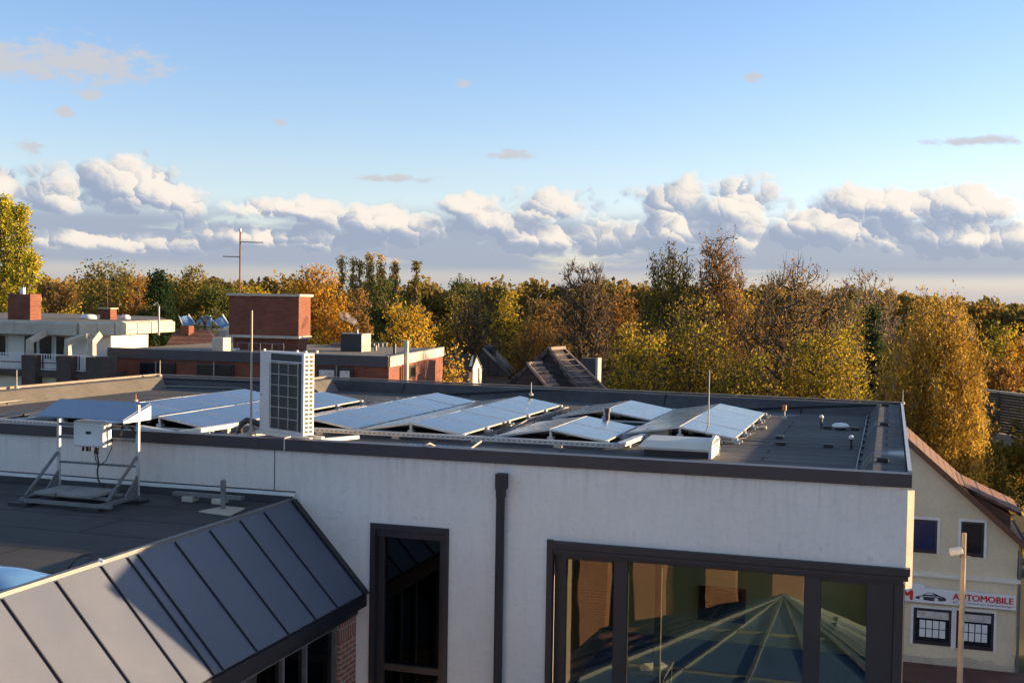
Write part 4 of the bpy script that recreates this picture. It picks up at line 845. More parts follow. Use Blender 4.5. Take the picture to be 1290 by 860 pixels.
# tiled roof house: big gable and small front gable
T = empty('tiled_roof_house', (-13.5, 51, GZ), 'grey brown tiled roof house with two stepped gables behind the rear parapet', 'house')
def tri_roof(apx, back, lf, rt, zr_, ze, nm):
    A0 = Vector(pz(*apx, zr_)); B0 = Vector(pz(*back, zr_)); l = Vector(pz(*lf, ze)); r = Vector(pz(*rt, ze)); 
    dr = (B0-A0); dr.z = 0
    far = Vector(pz(*back, zr_)); rb = r + dr*1.0; lb = l + dr*1.0
    return A0, B0, l, r, rb, lb
A0 = Vector(pz(692, 441, 10.0)); Bk = A0+Vector((.9, 3.4, 0)); 
yg = A0.y-1.0
def at_y(px_, py_, Y): return Vector(py(px_, py_, Y))
l = at_y(636, 487, yg); r = at_y(729, 492, yg)
def slopeext(A, p, k=1.35): return A+(p-A)*k
le, re_ = slopeext(A0, l, 1.5), slopeext(A0, r, 1.5); le.z = re_.z = min(le.z, re_.z)
dv = Vector((.30, 1.5, 0)); fb = slopeext(A0+dv, at_y(763, 492, yg+1.2), 1.5); fb.z = re_.z
m = MB(); m.prism([A0, re_, fb, A0+dv], (-.05,-.05,-.12)); m.build('roof_slope', M['tiles_dark'], T)
m = MB(); m.prism([A0, le, le+dv, A0+dv], (0,0,-.12)); m.build('roof_slope', M['tiles_dark'], T)
m = MB(); m.add([A0+Vector((0,.1,-.1)), le+Vector((0,.1,-.1)), re_+Vector((0,.1,-.1))], [(0,1,2)]); m.build('gable_cladding', M['tiles_black'], T)
m = MB(); m.beam(A0+Vector((0,-.05,.05)), re_+Vector((0,-.05,.05)), .16, .14); m.beam(A0+Vector((0,-.05,.05)), le+Vector((0,-.05,.05)), .12, .14); m.build('verge_tiles', M['tiles_dark'], T)
m = MB(); m.beam(A0+Vector((0,0,.08)), A0+dv+Vector((0,0,.08)), .2, .14); m.beam(A0+dv+Vector((0,0,.05)), fb+Vector((0,0,.05)), .10, .08); m.build('ridge_tiles', M['tilecap'], T)
m = MB()
for i in range(1, 11):
    t = i/11; m.beam(A0.lerp(re_, t)+Vector((.02,0,.035)), (A0+dv).lerp(fb, t)+Vector((.02,0,.035)), .03, .03)
m.build('tile_course_edge', M['tilecap'], T)
A1 = at_y(665, 459, yg-1.6); l1 = at_y(640, 489, yg-1.6); r1_ = at_y(692, 491, yg-1.6); l1, r1_ = slopeext(A1, l1, 1.5), slopeext(A1, r1_, 1.5); l1.z = r1_.z = min(l1.z, r1_.z); dv1 = Vector((.30, 1.1, 0))
m = MB(); m.prism([A1, r1_, r1_+dv1, A1+dv1], (0,0,-.1)); m.build('dormer_slope', M['tiles_dark'], T); m = MB(); m.prism([A1, l1, l1+dv1, A1+dv1], (0,0,-.1)); m.build('dormer_slope', M['tiles_dark'], T)
m = MB(); m.add([A1+Vector((0,.08,-.08)), l1+Vector((0,.08,-.08)), r1_+Vector((0,.08,-.08))], [(0,1,2)]); m.build('gable_cladding', M['tiles_black'], T)
m = MB(); m.beam(A1+Vector((0,0,.06)), A1+dv1+Vector((0,0,.06)), .16, .1); m.beam(A1+Vector((0,-.04,.04)), r1_+Vector((0,-.04,.04)), .12, .1); m.build('ridge_tiles', M['tilecap'], T)
m = MB()
for i in range(1, 9):
    t = i/9; m.beam(A1.lerp(r1_, t)+Vector((.02,0,.03)), (A1+dv1).lerp(r1_+dv1, t)+Vector((.02,0,.03)), .025, .025)
m.build('tile_course_edge', M['tilecap'], T)
m = MB(); x0_, x1_ = min(le.x, l1.x)+.4, re_.x-.4; m.box((x0_, yg-.5, GZ), (x1_, yg+5, le.z-.1)); m.build('wall', M['yellowwall'], T)
T, a, bx, top, y_ = stack(731, 750, 754, 451, 478, 59, 'tall_chimney', M['chimgrey'], 'grey clad chimney with pale edge beside the tiled roof', 'chimney', .7)
MB().box((bx+.002, y_-.02, a[2]-.4), (bx+.12, y_+.7, top+.02)).build('side_cladding', M['cable'], T)
# ------------------------------------------------------------------ house with the sign
HY = 45.4; HX1 = 4.52; RXr, RZ = .12, 7.98; ZE1 = 4.15; HB = 50.6
Hs = empty('shop_house', (0.2, 47.8, GZ), 'cream gabled house with red tiled roof and a car dealer sign', 'house')
XL_ = -4.2
MB().prism([(XL_, HY, GZ), (HX1, HY, GZ), (HX1, HY, ZE1-.1), (RXr, HY, RZ-.15), (XL_, HY, ZE1)], (0, HB-HY-.2, 0)).build('wall', M['yellowwall'], Hs)
pk = (RZ-ZE1)/(HX1-RXr)
def roofside(s):
    xe = HX1+.28 if s > 0 else XL_-.3; ze = RZ-pk*abs(xe-RXr)
    return MB().prism([(RXr, HY-.28, RZ), (xe, HY-.28, ze), (xe, HY-.28, ze-.14), (RXr, HY-.28, RZ-.16)], (0, HB-HY+.5, 0))
roofside(1).build('roof', M['tiles_red'], Hs); roofside(-1).build('roof', M['tiles_red'], Hs)
xe = HX1+.3; ze = RZ-pk*(xe-RXr)
m = MB(); m.beam((RXr, HY-.31, RZ-.03), (xe, HY-.31, ze-.03), .06, .20); m.build('verge_board', M['rust'], Hs)
m = MB(); m.tube([(xe+.05, HY-.3, ze-.03), (xe+.05, HB+.2, ze-.03)], .07, 8); m.build('gutter', M['rust'], Hs)
# shed dormer on the right slope
dx0, dx1 = 2.6, 4.35; z0_, z1_ = RZ-pk*(dx0-RXr), RZ-pk*(dx1-RXr)
m = MB(); m.prism([(dx0, HY+.9, z0_+.02), (dx1+.35, HY+.9, z1_+.62), (dx1+.35, HY+.9, z1_+.50), (dx0, HY+.9, z0_-.1)], (0, 3.4, 0)); m.build('dormer_roof', M['tiles_brown'], Hs)
m = MB(); m.prism([(dx0+.2, HY+1.0, z0_-.16), (dx1, HY+1.0, z1_+.52), (dx1, HY+1.0, z1_)], (0, 3.2, 0)); m.build('dormer_cheek', M['rust'], Hs)
m = MB(); m.box((XL_, HY-.09, 2.57), (HX1+.12, HY+.0, 2.70)); m.box((XL_, HY-.05, 2.53), (HX1+.05, HY+.0, 2.569)); mo = m.build('string_course', M['whitewall'], Hs)
m = MB(); m.prism([(XL_, HY-.03, GZ), (HX1+.02, HY-.03, GZ), (HX1+.02, HY-.03, -.42), (3.9, HY-.03, -.40), (3.75, HY-.03, -.26), (3.4, HY-.03, -.34), (2.9, HY-.03, -.22), (2.5, HY-.03, -.33), (1.6, HY-.03, -.40), (.9, HY-.03, -.36), (XL_, HY-.03, -.40)], (0, .029, 0)); m.build('plinth', M['concrete'], Hs)
def hwin(x0, x1, z0, z1, pane, sub=0):
    m = MB(); e = .09
    m.box((x0-e, HY-.035, z0-e*.2), (x0, HY-.001, z1+e)); m.box((x1, HY-.035, z0-e*.2), (x1+e, HY-.001, z1+e)); m.box((x0, HY-.035, z1), (x1, HY-.001, z1+e)); surr = m.build('window', M['white'], Hs)
    f_ = .08; m = MB(); m.box((x0, HY-.02, z0), (x0+f_, HY-.003, z1)); m.box((x1-f_, HY-.02, z0), (x1, HY-.003, z1)); m.box((x0+f_, HY-.02, z1-f_), (x1-f_, HY-.003, z1)); m.box((x0+f_, HY-.02, z0), (x1-f_, HY-.003, z0+f_*1.6)); m.build('frame', M['frame'], surr)
    MB().box((x0+f_, HY-.012, z0+f_), (x1-f_, HY-.006, z1-f_)).build('pane', pane, surr); return surr
def H(x, y): p = py(x, y, HY); return p[0], p[2]
a, b = H(1150, 653), H(1180, 697); hwin(a[0], b[0], b[1], a[1], M['paneblue'])
a, b = H(1211, 656), H(1239, 702); hwin(a[0], b[0], b[1], a[1], M['paneblack'])
pan = []
for (x0, y0, x1, y1) in ((1151, 764, 1198, 814), (1205, 768, 1251, 820)):
    a, b = H(x0, y0), H(x1, y1); s_ = hwin(a[0], b[0], b[1], a[1], M['paneblack'])
    w_, h_ = b[0]-a[0], a[1]-b[1]
    MB().box((a[0]+.12, HY-.022, a[1]-.10-h_*.20), (b[0]-.1, HY-.0205, a[1]-.10)).build('paper_banner', M['curtain'], s_)
    for i in range(4):
        for j in range(2):
            xx = a[0]+.22+i*(w_-.4)/4; zz = a[1]-.12-h_*.20-.05-j*(h_*.22+.03)
            MB().box((xx, HY-.024, zz-h_*.22), (xx+(w_-.4)/4-.035, HY-.0225, zz)).build('notice_sheet', M['paper'], s_)
m = MB(); a = H(1200.5, 765); b = H(1202.5, 818); m.box((a[0]-.04, HY-.05, b[1]), (a[0]+.05, HY-.03, a[1]+.06)); m.build('white_mullion', M['white'], Hs)
x_ = HX1+.08; MB().tube([(x_, HY-.1, 2.55), (x_, HY-.1, GZ)], .05, 8).build('rain_pipe', M['galv'], Hs); MB().tube([(x_, HY-.1, 3.95), (x_, HY-.1, 2.72)], .05, 8).build('rain_pipe', M['galv'], Hs)
# sign
sl0, sl1 = H(1128, 754), H(1280, 766); st0, st1 = H(1150, 738), H(1280, 748)
T = empty('shop_sign', (2.4, HY-.12, sl1[1]), 'white dealer sign with red AUTOMOBILE lettering and a black car drawing', 'sign')
sy = HY-.14; zb0 = 1.62; zt0 = 2.17
xa, xb = H(1146, 740)[0], H(1162, 742)[0]
MB().prism([(-.3, sy, zb0), (HX1-.02, sy, zb0), (HX1-.02, sy, zt0-.03), (xb+.1, sy, zt0), (xb, sy, zt0+.13), (xa+.05, sy, zt0+.13), (xa-.05, sy, zt0+.02), (-.3, sy, zt0+.02)], (0, .10, 0)).build('board', M['signwhite'], T)
MB().box((-.3, sy-.004, zb0-.012), (HX1-.02, sy+.11, zb0-.001)).build('board_edge', M['signink'], T)
def text(s, x0, x1, z0, z1, m, name, bold=0.0, y=None, fat=.011):
    cu = bpy.data.curves.new(name, 'FONT'); cu.body = s; cu.size = 1; cu.offset = bold; cu.extrude = 0.002; cu.resolution_u = 3
    o = bpy.data.objects.new(name, cu); col.objects.link(o); bpy.context.view_layer.update()
    me = bpy.data.meshes.new_from_object(o.evaluated_get(bpy.context.evaluated_depsgraph_get())); bpy.data.objects.remove(o)
    me.transform(Matrix.Identity(4)); n = len(me.vertices); c = np.empty(n*3); me.vertices.foreach_get('co', c); c = c.reshape(-1, 3); mn, mx = c.min(0), c.max(0)
    c2 = np.zeros_like(c); c2[:, 0] = x0+(c[:, 0]-mn[0])/(mx[0]-mn[0])*(x1-x0); c2[:, 2] = z0+(c[:, 1]-mn[1])/(mx[1]-mn[1])*(z1-z0); c2[:, 1] = (sy if y is None else y)-.003-(c[:, 2]-mn[2])
    l_ = T.matrix_world.translation; c2 -= np.array(l_); me.vertices.foreach_set('co', c2.ravel())
    import bmesh
    bm = bmesh.new(); bm.from_mesh(me); g0 = list(bm.verts)+list(bm.edges)+list(bm.faces)
    if 'small' not in name:
        for q_, (ddx, ddz) in enumerate(((-fat, 0), (fat, 0), (0, fat*.6), (0, -fat*.6))):
            r_ = bmesh.ops.duplicate(bm, geom=g0); bmesh.ops.translate(bm, verts=[v_ for v_ in r_['geom'] if isinstance(v_, bmesh.types.BMVert)], vec=(ddx, -.0012*(q_+1), ddz))
    bm.to_mesh(me); bm.free(); me.materials.clear(); me.materials.append(m); me.update()
    o = bpy.data.objects.new(name, me); col.objects.link(o); o.parent = T; return o
ta, tb = H(1200, 755), H(1276, 757)
text('AUTOMOBILE', ta[0], tb[0], 1.83, 2.05, M['signred'], 'lettering')
text('An- und Verkauf von Gebrauchtwagen', ta[0]+.0, tb[0]+.02, 1.685, 1.775, M['signink'], 'small_lettering', .0)
text('M', H(1137, 750)[0], H(1149, 750)[0], 1.70, 2.03, M['signred'], 'emblem_letter', fat=.03)
cx0, cx1 = H(1153, 750)[0], H(1192, 750)[0]
prof = [(0,.16),(.02,.34),(.10,.44),(.2,.50),(.28,.66),(.40,.84),(.56,.86),(.68,.74),(.78,.60),(.92,.50),(1.,.34),(.98,.14),(.86,.08),(.5,.02),(.2,.06)]
MB().prism([(cx0+(cx1-cx0)*u, sy-.006, 1.70+.36*v) for u, v in prof], (0, .004, 0)).build('car_drawing', M['signink'], T)
m = MB()
m.prism([(cx0+(cx1-cx0)*u, sy-.009, 1.70+.36*v) for u, v in [(.30,.62),(.41,.79),(.54,.80),(.62,.66)]], (0,.002,0)); m.prism([(cx0+(cx1-cx0)*u, sy-.009, 1.70+.36*v) for u, v in [(.1,.38),(.3,.46),(.7,.50),(.9,.42),(.7,.44),(.3,.40)]], (0,.002,0))
for u in (.2, .68):
    m.prism([(cx0+(cx1-cx0)*u+.07*math.cos(a), sy-.009, 1.70+.36*.18+.07*math.sin(a)) for a in np.linspace(0, 2*PI, 13)[:-1]], (0,.002,0))
m.build('car_drawing_highlight', M['signwhite'], T)
# street lamp
q = pd(1209, 860, 30); x_, y_ = q[0], q[1]; zt_ = pd(1212, 671, 30)[2]
T = empty('street_lamp', (x_, y_, GZ), 'slim weathered street lamp post before the house with the sign', 'street lamp')
MB().tube([(x_, y_, GZ), (x_, y_, 2.5), (x_, y_, zt_)], [.085, .075, .055], 10).build('pole', M['wood'], T, smooth=True)
q = pd(1203, 694, 30); m = MB(); m.obox((x_-.17, y_-.06, q[2]+.02), (.30, .26, .11), ay=-.25, ax=.15); m.build('lamp_head', M['cream_metal'], T, bevel=.02)
m = MB(); m.tube([(x_-.12, y_, q[2]-.02), (x_, y_, q[2]-.22)], .02, 6); m.tube([(x_+.16, y_, q[2]-.1), (x_, y_, q[2]-.1)], .018, 6); m.build('bracket', M['wood'], T)
MB().obox((x_-.17, y_-.06, q[2]-.045), (.22, .18, .02), ay=-.25, ax=.15).build('diffuser', M['curtain'], T)
# parked car at the far right behind the house
cp = pd(1300, 678, 66); 
T = empty('parked_car', (cp[0]+.9, cp[1], GZ), 'blue grey parked car just visible at the right edge behind the house', 'car')
def car(T, cx, cy, z, m_):
    pr = [(-2.1,.3),(-2.15,.62),(-1.9,.9),(-1.45,.98),(-.95,1.4),(.45,1.43),(1.05,.98),(1.85,.86),(2.12,.62),(2.12,.3)]
    MB().prism([(cx-.85, cy+u, z+v) for u, v in pr], (1.7, 0, 0)).build('body', m_, T, bevel=.06)
    MB().prism([(cx-.853, cy+u, z+v) for u, v in [(-1.25,1.0),(-.88,1.34),(.4,1.36),(.85,1.0)]], (1.706, 0, 0)).build('side_windows', M['paneblack'], T)
    for sx in (-.82, .82):
        for sy_ in (-1.35, 1.3): 
            w_ = MB().tube([(cx+sx-.1, cy+sy_, z+.32), (cx+sx+.1, cy+sy_, z+.32)], .32, 18).build('wheel', M['black'], T)
            MB().tube([(cx+sx-.11, cy+sy_, z+.32), (cx+sx+.11, cy+sy_, z+.32)], .18, 12).build('rim', M['alu'], w_)
car(T, cp[0]+.9, cp[1], GZ, simple('car_paint_blue', (.10,.16,.28), .25, .4))
# raised road with noise barrier at the right
k0, k1 = pd(1236, 485, 84), pd(1300, 493, 80); dvn = (k1-k0); dvn[2] = 0; dvn /= np.linalg.norm(dvn)
s0 = k0-dvn*30; s1 = k1+dvn*40; zt_ = 12.3-(488-387)*81/1500; zb_ = 12.3-(552-387)*81/1500
T = empty('flyover', tuple(((s0+s1)/2)[:2])+(GZ,), 'raised roadway with grey timber noise barrier at the right edge', 'bridge')
def bar(z0, z1, off, w, name, m):
    nrm = np.array([dvn[1], -dvn[0], 0]); a = s0+nrm*off; b = s1+nrm*off
    return MB().beam((a[0], a[1], (z0+z1)/2), (b[0], b[1], (z0+z1)/2), w, z1-z0).build(name, m, T)
bar(zb_, zb_+.9, 0, .5, 'deck_edge', M['concrete']); bar(zb_, zb_+.5, -4, 7.4, 'deck', M['concrete'])
m = MB(); n_b = 14; z_ = zb_+.92; hh = (zt_-z_)/n_b; nrm = np.array([dvn[1], -dvn[0], 0])
for i in range(n_b): m.beam((s0[0], s0[1], z_+hh*(i+.5)), (s1[0], s1[1], z_+hh*(i+.5)), .10+.04*(i % 2), hh-.03)
m.build('noise_barrier', M['barrier'], T)
m = MB()
for t in np.arange(0, np.linalg.norm(s1-s0), 4.): p = s0+dvn*t+nrm*.12; MB().box((p[0]-.1, p[1]-.1, zb_+.9), (p[0]+.1, p[1]+.1, zt_+.05)).build('barrier_post', M['barrier'], T)
bar(zt_+.01, zt_+.14, 0, .3, 'barrier_cap', M['concrete'])
for t in (8, 26, 44, 62): p = s0+dvn*t-nrm*4; MB().box((p[0]-.6, p[1]-.6, GZ), (p[0]+.6, p[1]+.6, zb_)).build('pier', M['concrete'], T)
# unseen block added outside the frame to shade street and lamp post
Nb = empty('shade_block', (40, 52, GZ), 'plain brick apartment block standing beyond the right edge', 'building')
MB().box((30, 44, GZ), (46, 62, 9.0)).build('wall', M['brick'], Nb); MB().box((29.7, 43.7, 9.0), (46.3, 62.3, 9.3)).build('roof', M['gravel'], Nb)
# ------------------------------------------------------------------ trees
def leafmat(name, cols, trans=.45):
    cols = [tuple(min(.75, k_*g) for k_, g in zip(c, (1.62, 1.55, 1.40))) for c in cols]
    def fn(nt, out):
        a = N(nt, 'ShaderNodeAttribute', _attribute_name='tint')
        c = ramp(nt, a.outputs['Fac'], [(i/(len(cols)-1), k_) for i, k_ in enumerate(cols)])
        d = nt.nodes.new('ShaderNodeBsdfDiffuse'); t = nt.nodes.new('ShaderNodeBsdfTranslucent'); L(nt, c, d.inputs[0]); L(nt, c, t.inputs[0])
        m = N(nt, 'ShaderNodeMixShader'); m.inputs[0].default_value = trans; L(nt, d.outputs[0], m.inputs[1]); L(nt, t.outputs[0], m.inputs[2]); L(nt, m.outputs[0], out.inputs[0])
    return mat(name, fn)
PAL = {
 'poplar': [(.07,.08,.015), (.19,.19,.025), (.34,.30,.035), (.40,.36,.05)],
 'olive': [(.055,.055,.017), (.10,.095,.026), (.16,.135,.035), (.23,.165,.04)],
 'green': [(.026,.038,.013), (.048,.066,.020), (.080,.095,.026), (.13,.13,.035)],
 'deep': [(.008,.016,.009), (.014,.028,.014), (.022,.040,.018), (.03,.05,.02)],
 'orange': [(.12,.065,.015), (.25,.135,.022), (.34,.19,.028), (.42,.26,.035)],
 'gold': [(.14,.10,.015), (.32,.21,.02), (.46,.30,.03), (.52,.38,.05)],
 'yellowgreen': [(.06,.07,.014), (.16,.15,.022), (.32,.24,.03), (.42,.28,.03)],
 'rust': [(.07,.04,.016), (.15,.08,.024), (.23,.125,.032), (.32,.18,.035)],
 'brown': [(.08,.06,.025), (.13,.085,.035), (.20,.12,.04), (.28,.17,.045)],
 'pale': [(.22,.15,.07), (.30,.22,.09), (.36,.27,.11), (.38,.31,.12)],
 'birch': [(.07,.05,.018), (.18,.12,.028), (.31,.205,.042), (.38,.285,.06)]}
LM = {k_: leafmat('leaves_'+k_, v) for k_, v in PAL.items()}
M['bark'] = simple('bark_brown', (.085,.065,.045), .95, 0, .25, 2); M['barkpale'] = simple('bark_pale', (.22,.17,.13), .9, 0, .25, 2); M['barkrust'] = simple('bark_rusty', (.20,.135,.085), .95, 0, .2, 2)
def npmesh(name, V, Fq, mats, attr=None):
    me = bpy.data.meshes.new(name); n = Fq.shape[1]
    me.vertices.add(len(V)); me.vertices.foreach_set('co', V.astype(np.float32).ravel())
    me.loops.add(Fq.size); me.loops.foreach_set('vertex_index', Fq.astype(np.int32).ravel())
    me.polygons.add(len(Fq)); me.polygons.foreach_set('loop_start', np.arange(0, Fq.size, n, dtype=np.int32))
    try: me.polygons.foreach_set('loop_total', np.full(len(Fq), n, np.int32))
    except Exception: pass
    if attr is not None:
        at = me.attributes.new('tint', 'FLOAT', 'POINT'); at.data.foreach_set('value', attr.astype(np.float32))
    for m_ in mats: me.materials.append(m_)
    me.update(calc_edges=True); me.validate(); return me
def leaves(P, sz, rng, tint, flat=.0, droop=False):
    n = len(P); a = rng.normal(size=(n, 3)); a /= np.linalg.norm(a, axis=1)[:, None]
    b = rng.normal(size=(n, 3)); b -= a*(a*b).sum(1)[:, None]; b /= np.linalg.norm(b, axis=1)[:, None]
    if droop: a = a*.9; a[:, 2] -= 1; a /= np.linalg.norm(a, axis=1)[:, None]; b[:, 2] *= .2; b -= a*(a*b).sum(1)[:, None]; b /= np.linalg.norm(b, axis=1)[:, None]
    s_ = sz*rng.uniform(.55, 1.35, n)[:, None]; u = a*s_*(.75 if not droop else 1.0); v = b*s_*(.5 if not droop else .36)
    V = np.stack([P-u, P+v, P+u, P-v], 1).reshape(-1, 3); Fq = np.arange(n*4).reshape(-1, 4); return V, Fq, np.repeat(tint, 4)
def tubes(P0, P1, R0, R1, k_=4):
    d = P1-P0; ln = np.linalg.norm(d, axis=1)[:, None]+1e-6; d = d/ln; ref = np.where(np.abs(d[:, 2:3]) > .9, np.array([[1., 0, 0]]), np.array([[0, 0, 1.]]))
    u = np.cross(d, ref); u /= np.linalg.norm(u, axis=1)[:, None]; v = np.cross(d, u); n = len(P0); V = np.zeros((n, 2*k_, 3))
    for i in range(k_):
        a = 2*PI*i/k_; o_ = u*math.cos(a)+v*math.sin(a); V[:, i] = P0+o_*R0[:, None]; V[:, k_+i] = P1+o_*R1[:, None]
    base = (np.arange(n)*2*k_)[:, None]; Fs = [np.concatenate([base+i, base+(i+1) % k_, base+k_+(i+1) % k_, base+k_+i], 1) for i in range(k_)]
    return V.reshape(-1, 3), np.concatenate(Fs)
def skeleton(rng, H, rad, zc0, kind, ntips, r_base):
    # tips in an uneven crown envelope built from lobes
    if kind == 'poplar':
        z = zc0+(H-zc0)*rng.uniform(0, 1, ntips)**.9; t = (z-zc0)/(H-zc0); pr = rad*np.sin(np.clip(.12+.88*t, 0, 1)*PI)**.6*(1-.35*t)
        a = rng.uniform(0, 2*PI, ntips); r = pr*rng.uniform(.15, 1, ntips)**.6; tips = np.stack([r*np.cos(a), r*np.sin(a), z], 1)
    elif kind == 'conifer':
        z = zc0+(H-zc0)*rng.uniform(0, 1, ntips)**1.3; t = (z-zc0)/(H-zc0); a = rng.uniform(0, 2*PI, ntips); r = rad*1.25*(1-t)**.55*rng.uniform(.35, 1.05, ntips); tips = np.stack([r*np.cos(a), r*np.sin(a), z], 1)
    else:
        hz = (H-zc0)/2; bd = rng.normal(size=(16, 3)); bd /= np.linalg.norm(bd, axis=1)[:, None]; ba = rng.uniform(-.30, .16, 16)
        d = rng.normal(size=(ntips, 3)); d /= np.linalg.norm(d, axis=1)[:, None]
        env = 1+(np.exp(6*(d@bd.T-1))*ba).sum(1); r = env*rng.uniform(.08, 1., ntips)**.45
        sx, sy_ = rng.uniform(.88, 1.05, 2); r = r/((np.abs(d)**2.9).sum(1)**(1/2.9))*.97
        tips = np.stack([d[:, 0]*r*rad*sx, d[:, 1]*r*rad*sy_, zc0+hz+d[:, 2]*r*hz*(.98)], 1); tips[:, :2] *= (1-.06*np.clip(d[:, 2:3], -1, 1))
        tips[:, 2] = np.clip(tips[:, 2], zc0*.7, None); tips[:, 2] = np.where(tips[:, 2] > H, H-rng.uniform(.1, 1.6, ntips), tips[:, 2])
    # trunk
    tz = np.arange(0, H*(.86 if kind in ('poplar', 'conifer', 'weep') else .52), max(.7, H/22)); wob = np.cumsum(rng.normal(0, H*.004, (len(tz), 2)), 0)
    nodes = np.concatenate([wob, tz[:, None]], 1); par = [-1]+list(range(len(tz)-1)); nodes = list(nodes)
    order = np.argsort(np.hypot(tips[:, 0], tips[:, 1])+.25*np.abs(tips[:, 2]-zc0)); arr = np.array(nodes); tipidx = []
    step = max(.8, H/16)
    buf = np.zeros((20000, 3)); nn_ = len(nodes); buf[:nn_] = arr; 
    for ti in order:
        T_ = tips[ti]; A = buf[:nn_]; dd = A-T_; dist = np.linalg.norm(dd, axis=1); hor = np.hypot(dd[:, 0], dd[:, 1])
        cost = dist+2.5*np.maximum(0, A[:, 2]-T_[2]+.45*hor)+.15*np.hypot(A[:, 0], A[:, 1])*0 + (A[:, 2] < zc0*.6)*4
        j = int(np.argmin(cost)); p = A[j].copy(); n = max(1, int(round(dist[j]/step))); last = j
        for s_ in range(1, n+1):
            t = s_/n; q = p+(T_-p)*t; q[2] += -math.sin(t*PI)*.10*dist[j]*(1 if kind != 'poplar' else -.5); q[:2] += rng.normal(0, .05*step, 2)*(s_ < n)
            if nn_ >= 19990: break
            buf[nn_] = q; par.append(last); last = nn_; nn_ += 1
        tipidx.append(last)
    N_ = buf[:nn_].copy(); par = np.array(par); cnt = np.zeros(nn_); cnt[tipidx] += 1
    for i in range(nn_-1, 0, -1): cnt[par[i]] += cnt[i]
    R_n = r_base*(np.maximum(cnt, .6)/max(cnt[0], 1))**.48
    return N_, par, R_n, N_[tipidx]
def make_tree(nm_, label, px_, ytop, wpx, D, pal, kind='round', ztrunk=3.0, cover=2.2, twigs=4, leafpx=2.6, bark='bark', ntips=None, seed=0, group=None, fade=0., yend=None):
    rng = np.random.default_rng(seed*7+13)
    base = pd(px_, 480, D); top = pd(px_, ytop, D)[2]; H_ = top-GZ; rad = wpx/2*D/F
    if ntips is None: ntips = int(np.clip(wpx*(1500*(H_-ztrunk)/D)/(45 if cover > 1 else 26), 60, 420 if cover > 1 else 700))
    Nn, par, R_n, tips = skeleton(rng, H_, rad, ztrunk, kind, ntips, (.018 if cover > 1 else .026)*H_+.05)
    e = np.arange(1, len(Nn)); P0, P1 = Nn[par[e]], Nn[e]; V, Fq = tubes(P0, P1, R_n[par[e]], R_n[e], 4)
    Vs, Fs = [V], [Fq]; off = len(V)
    if twigs:
        tl = .10*rad+.35; k_ = twigs; T_ = np.repeat(tips, k_, 0); outv = T_-np.array([0, 0, ztrunk+(H_-ztrunk)*.3]); outv /= np.linalg.norm(outv, axis=1)[:, None]+1e-6
        dv_ = rng.normal(size=T_.shape)*.65+outv*.8+np.array([0, 0, .25 if kind != 'weep' else -.2]); dv_ /= np.linalg.norm(dv_, axis=1)[:, None]; E_ = T_+dv_*tl*rng.uniform(.5, 1.5, len(T_))[:, None]
        tr = np.full(len(T_), .010+.00012*D); V, Fq = tubes(T_, E_, tr, tr*.3, 3); Vs.append(V); Fs.append(Fq+off); off += len(V)
    root = empty(nm_, (base[0], base[1], GZ), label, 'tree', group)
    me = npmesh('trunk', np.concatenate(Vs), np.concatenate(Fs), [M[bark]]); o = bpy.data.objects.new('trunk', me); col.objects.link(o); o.parent = root
    if cover > 0:
        s_ = leafpx*D/F; area = wpx*F*(H_-ztrunk)/D*.8; n = int(1.25*cover*area/(leafpx**2*.75))
        n = min(n, 42000 if nm_ != 'weeping_birch' else 90000); per = max(1, n//len(tips)); cl = rng.uniform(0, 1, len(tips)); sig = max(.28, rad*.13)
        if kind in ('weep', 'weepround'):
            k_ = max(2, per//14); S0 = np.repeat(tips, k_, 0)+rng.normal(0, sig*.6, (len(tips)*k_, 3)); ln = rng.uniform(.10, .34 if kind == 'weep' else .24, len(S0))*H_; m_ = 14
            t = rng.uniform(-.22, 1, (len(S0), m_)); sway = rng.normal(0, .10, (len(S0), 2)); P = np.repeat(S0, m_, 0); tt = t.ravel(); P[:, 2] -= np.repeat(ln, m_)*tt; P[:, :2] += np.repeat(sway, m_, 0)*tt[:, None]*3+rng.normal(0, .07, (len(P), 2))
            keep = P[:, 2] > ztrunk*.4; P = P[keep]; tint = np.clip(np.repeat(np.repeat(cl, k_), m_)[keep]*.62+rng.uniform(0, .38, len(P)), 0, 1)
            V, Fq, tt = leaves(P, s_, rng, tint, droop=True)
        else:
            jit = np.clip(rng.normal(0, 1, (len(tips)*per, 3)), -2, 2)*np.array([sig, sig, sig*.75]); P = np.repeat(tips, per, 0)+jit
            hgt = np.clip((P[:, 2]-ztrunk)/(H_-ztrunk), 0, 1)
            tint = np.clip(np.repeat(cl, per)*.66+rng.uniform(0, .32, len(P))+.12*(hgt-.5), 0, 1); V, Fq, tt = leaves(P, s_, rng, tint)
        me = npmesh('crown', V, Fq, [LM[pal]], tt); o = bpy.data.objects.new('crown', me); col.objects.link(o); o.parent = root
    return root
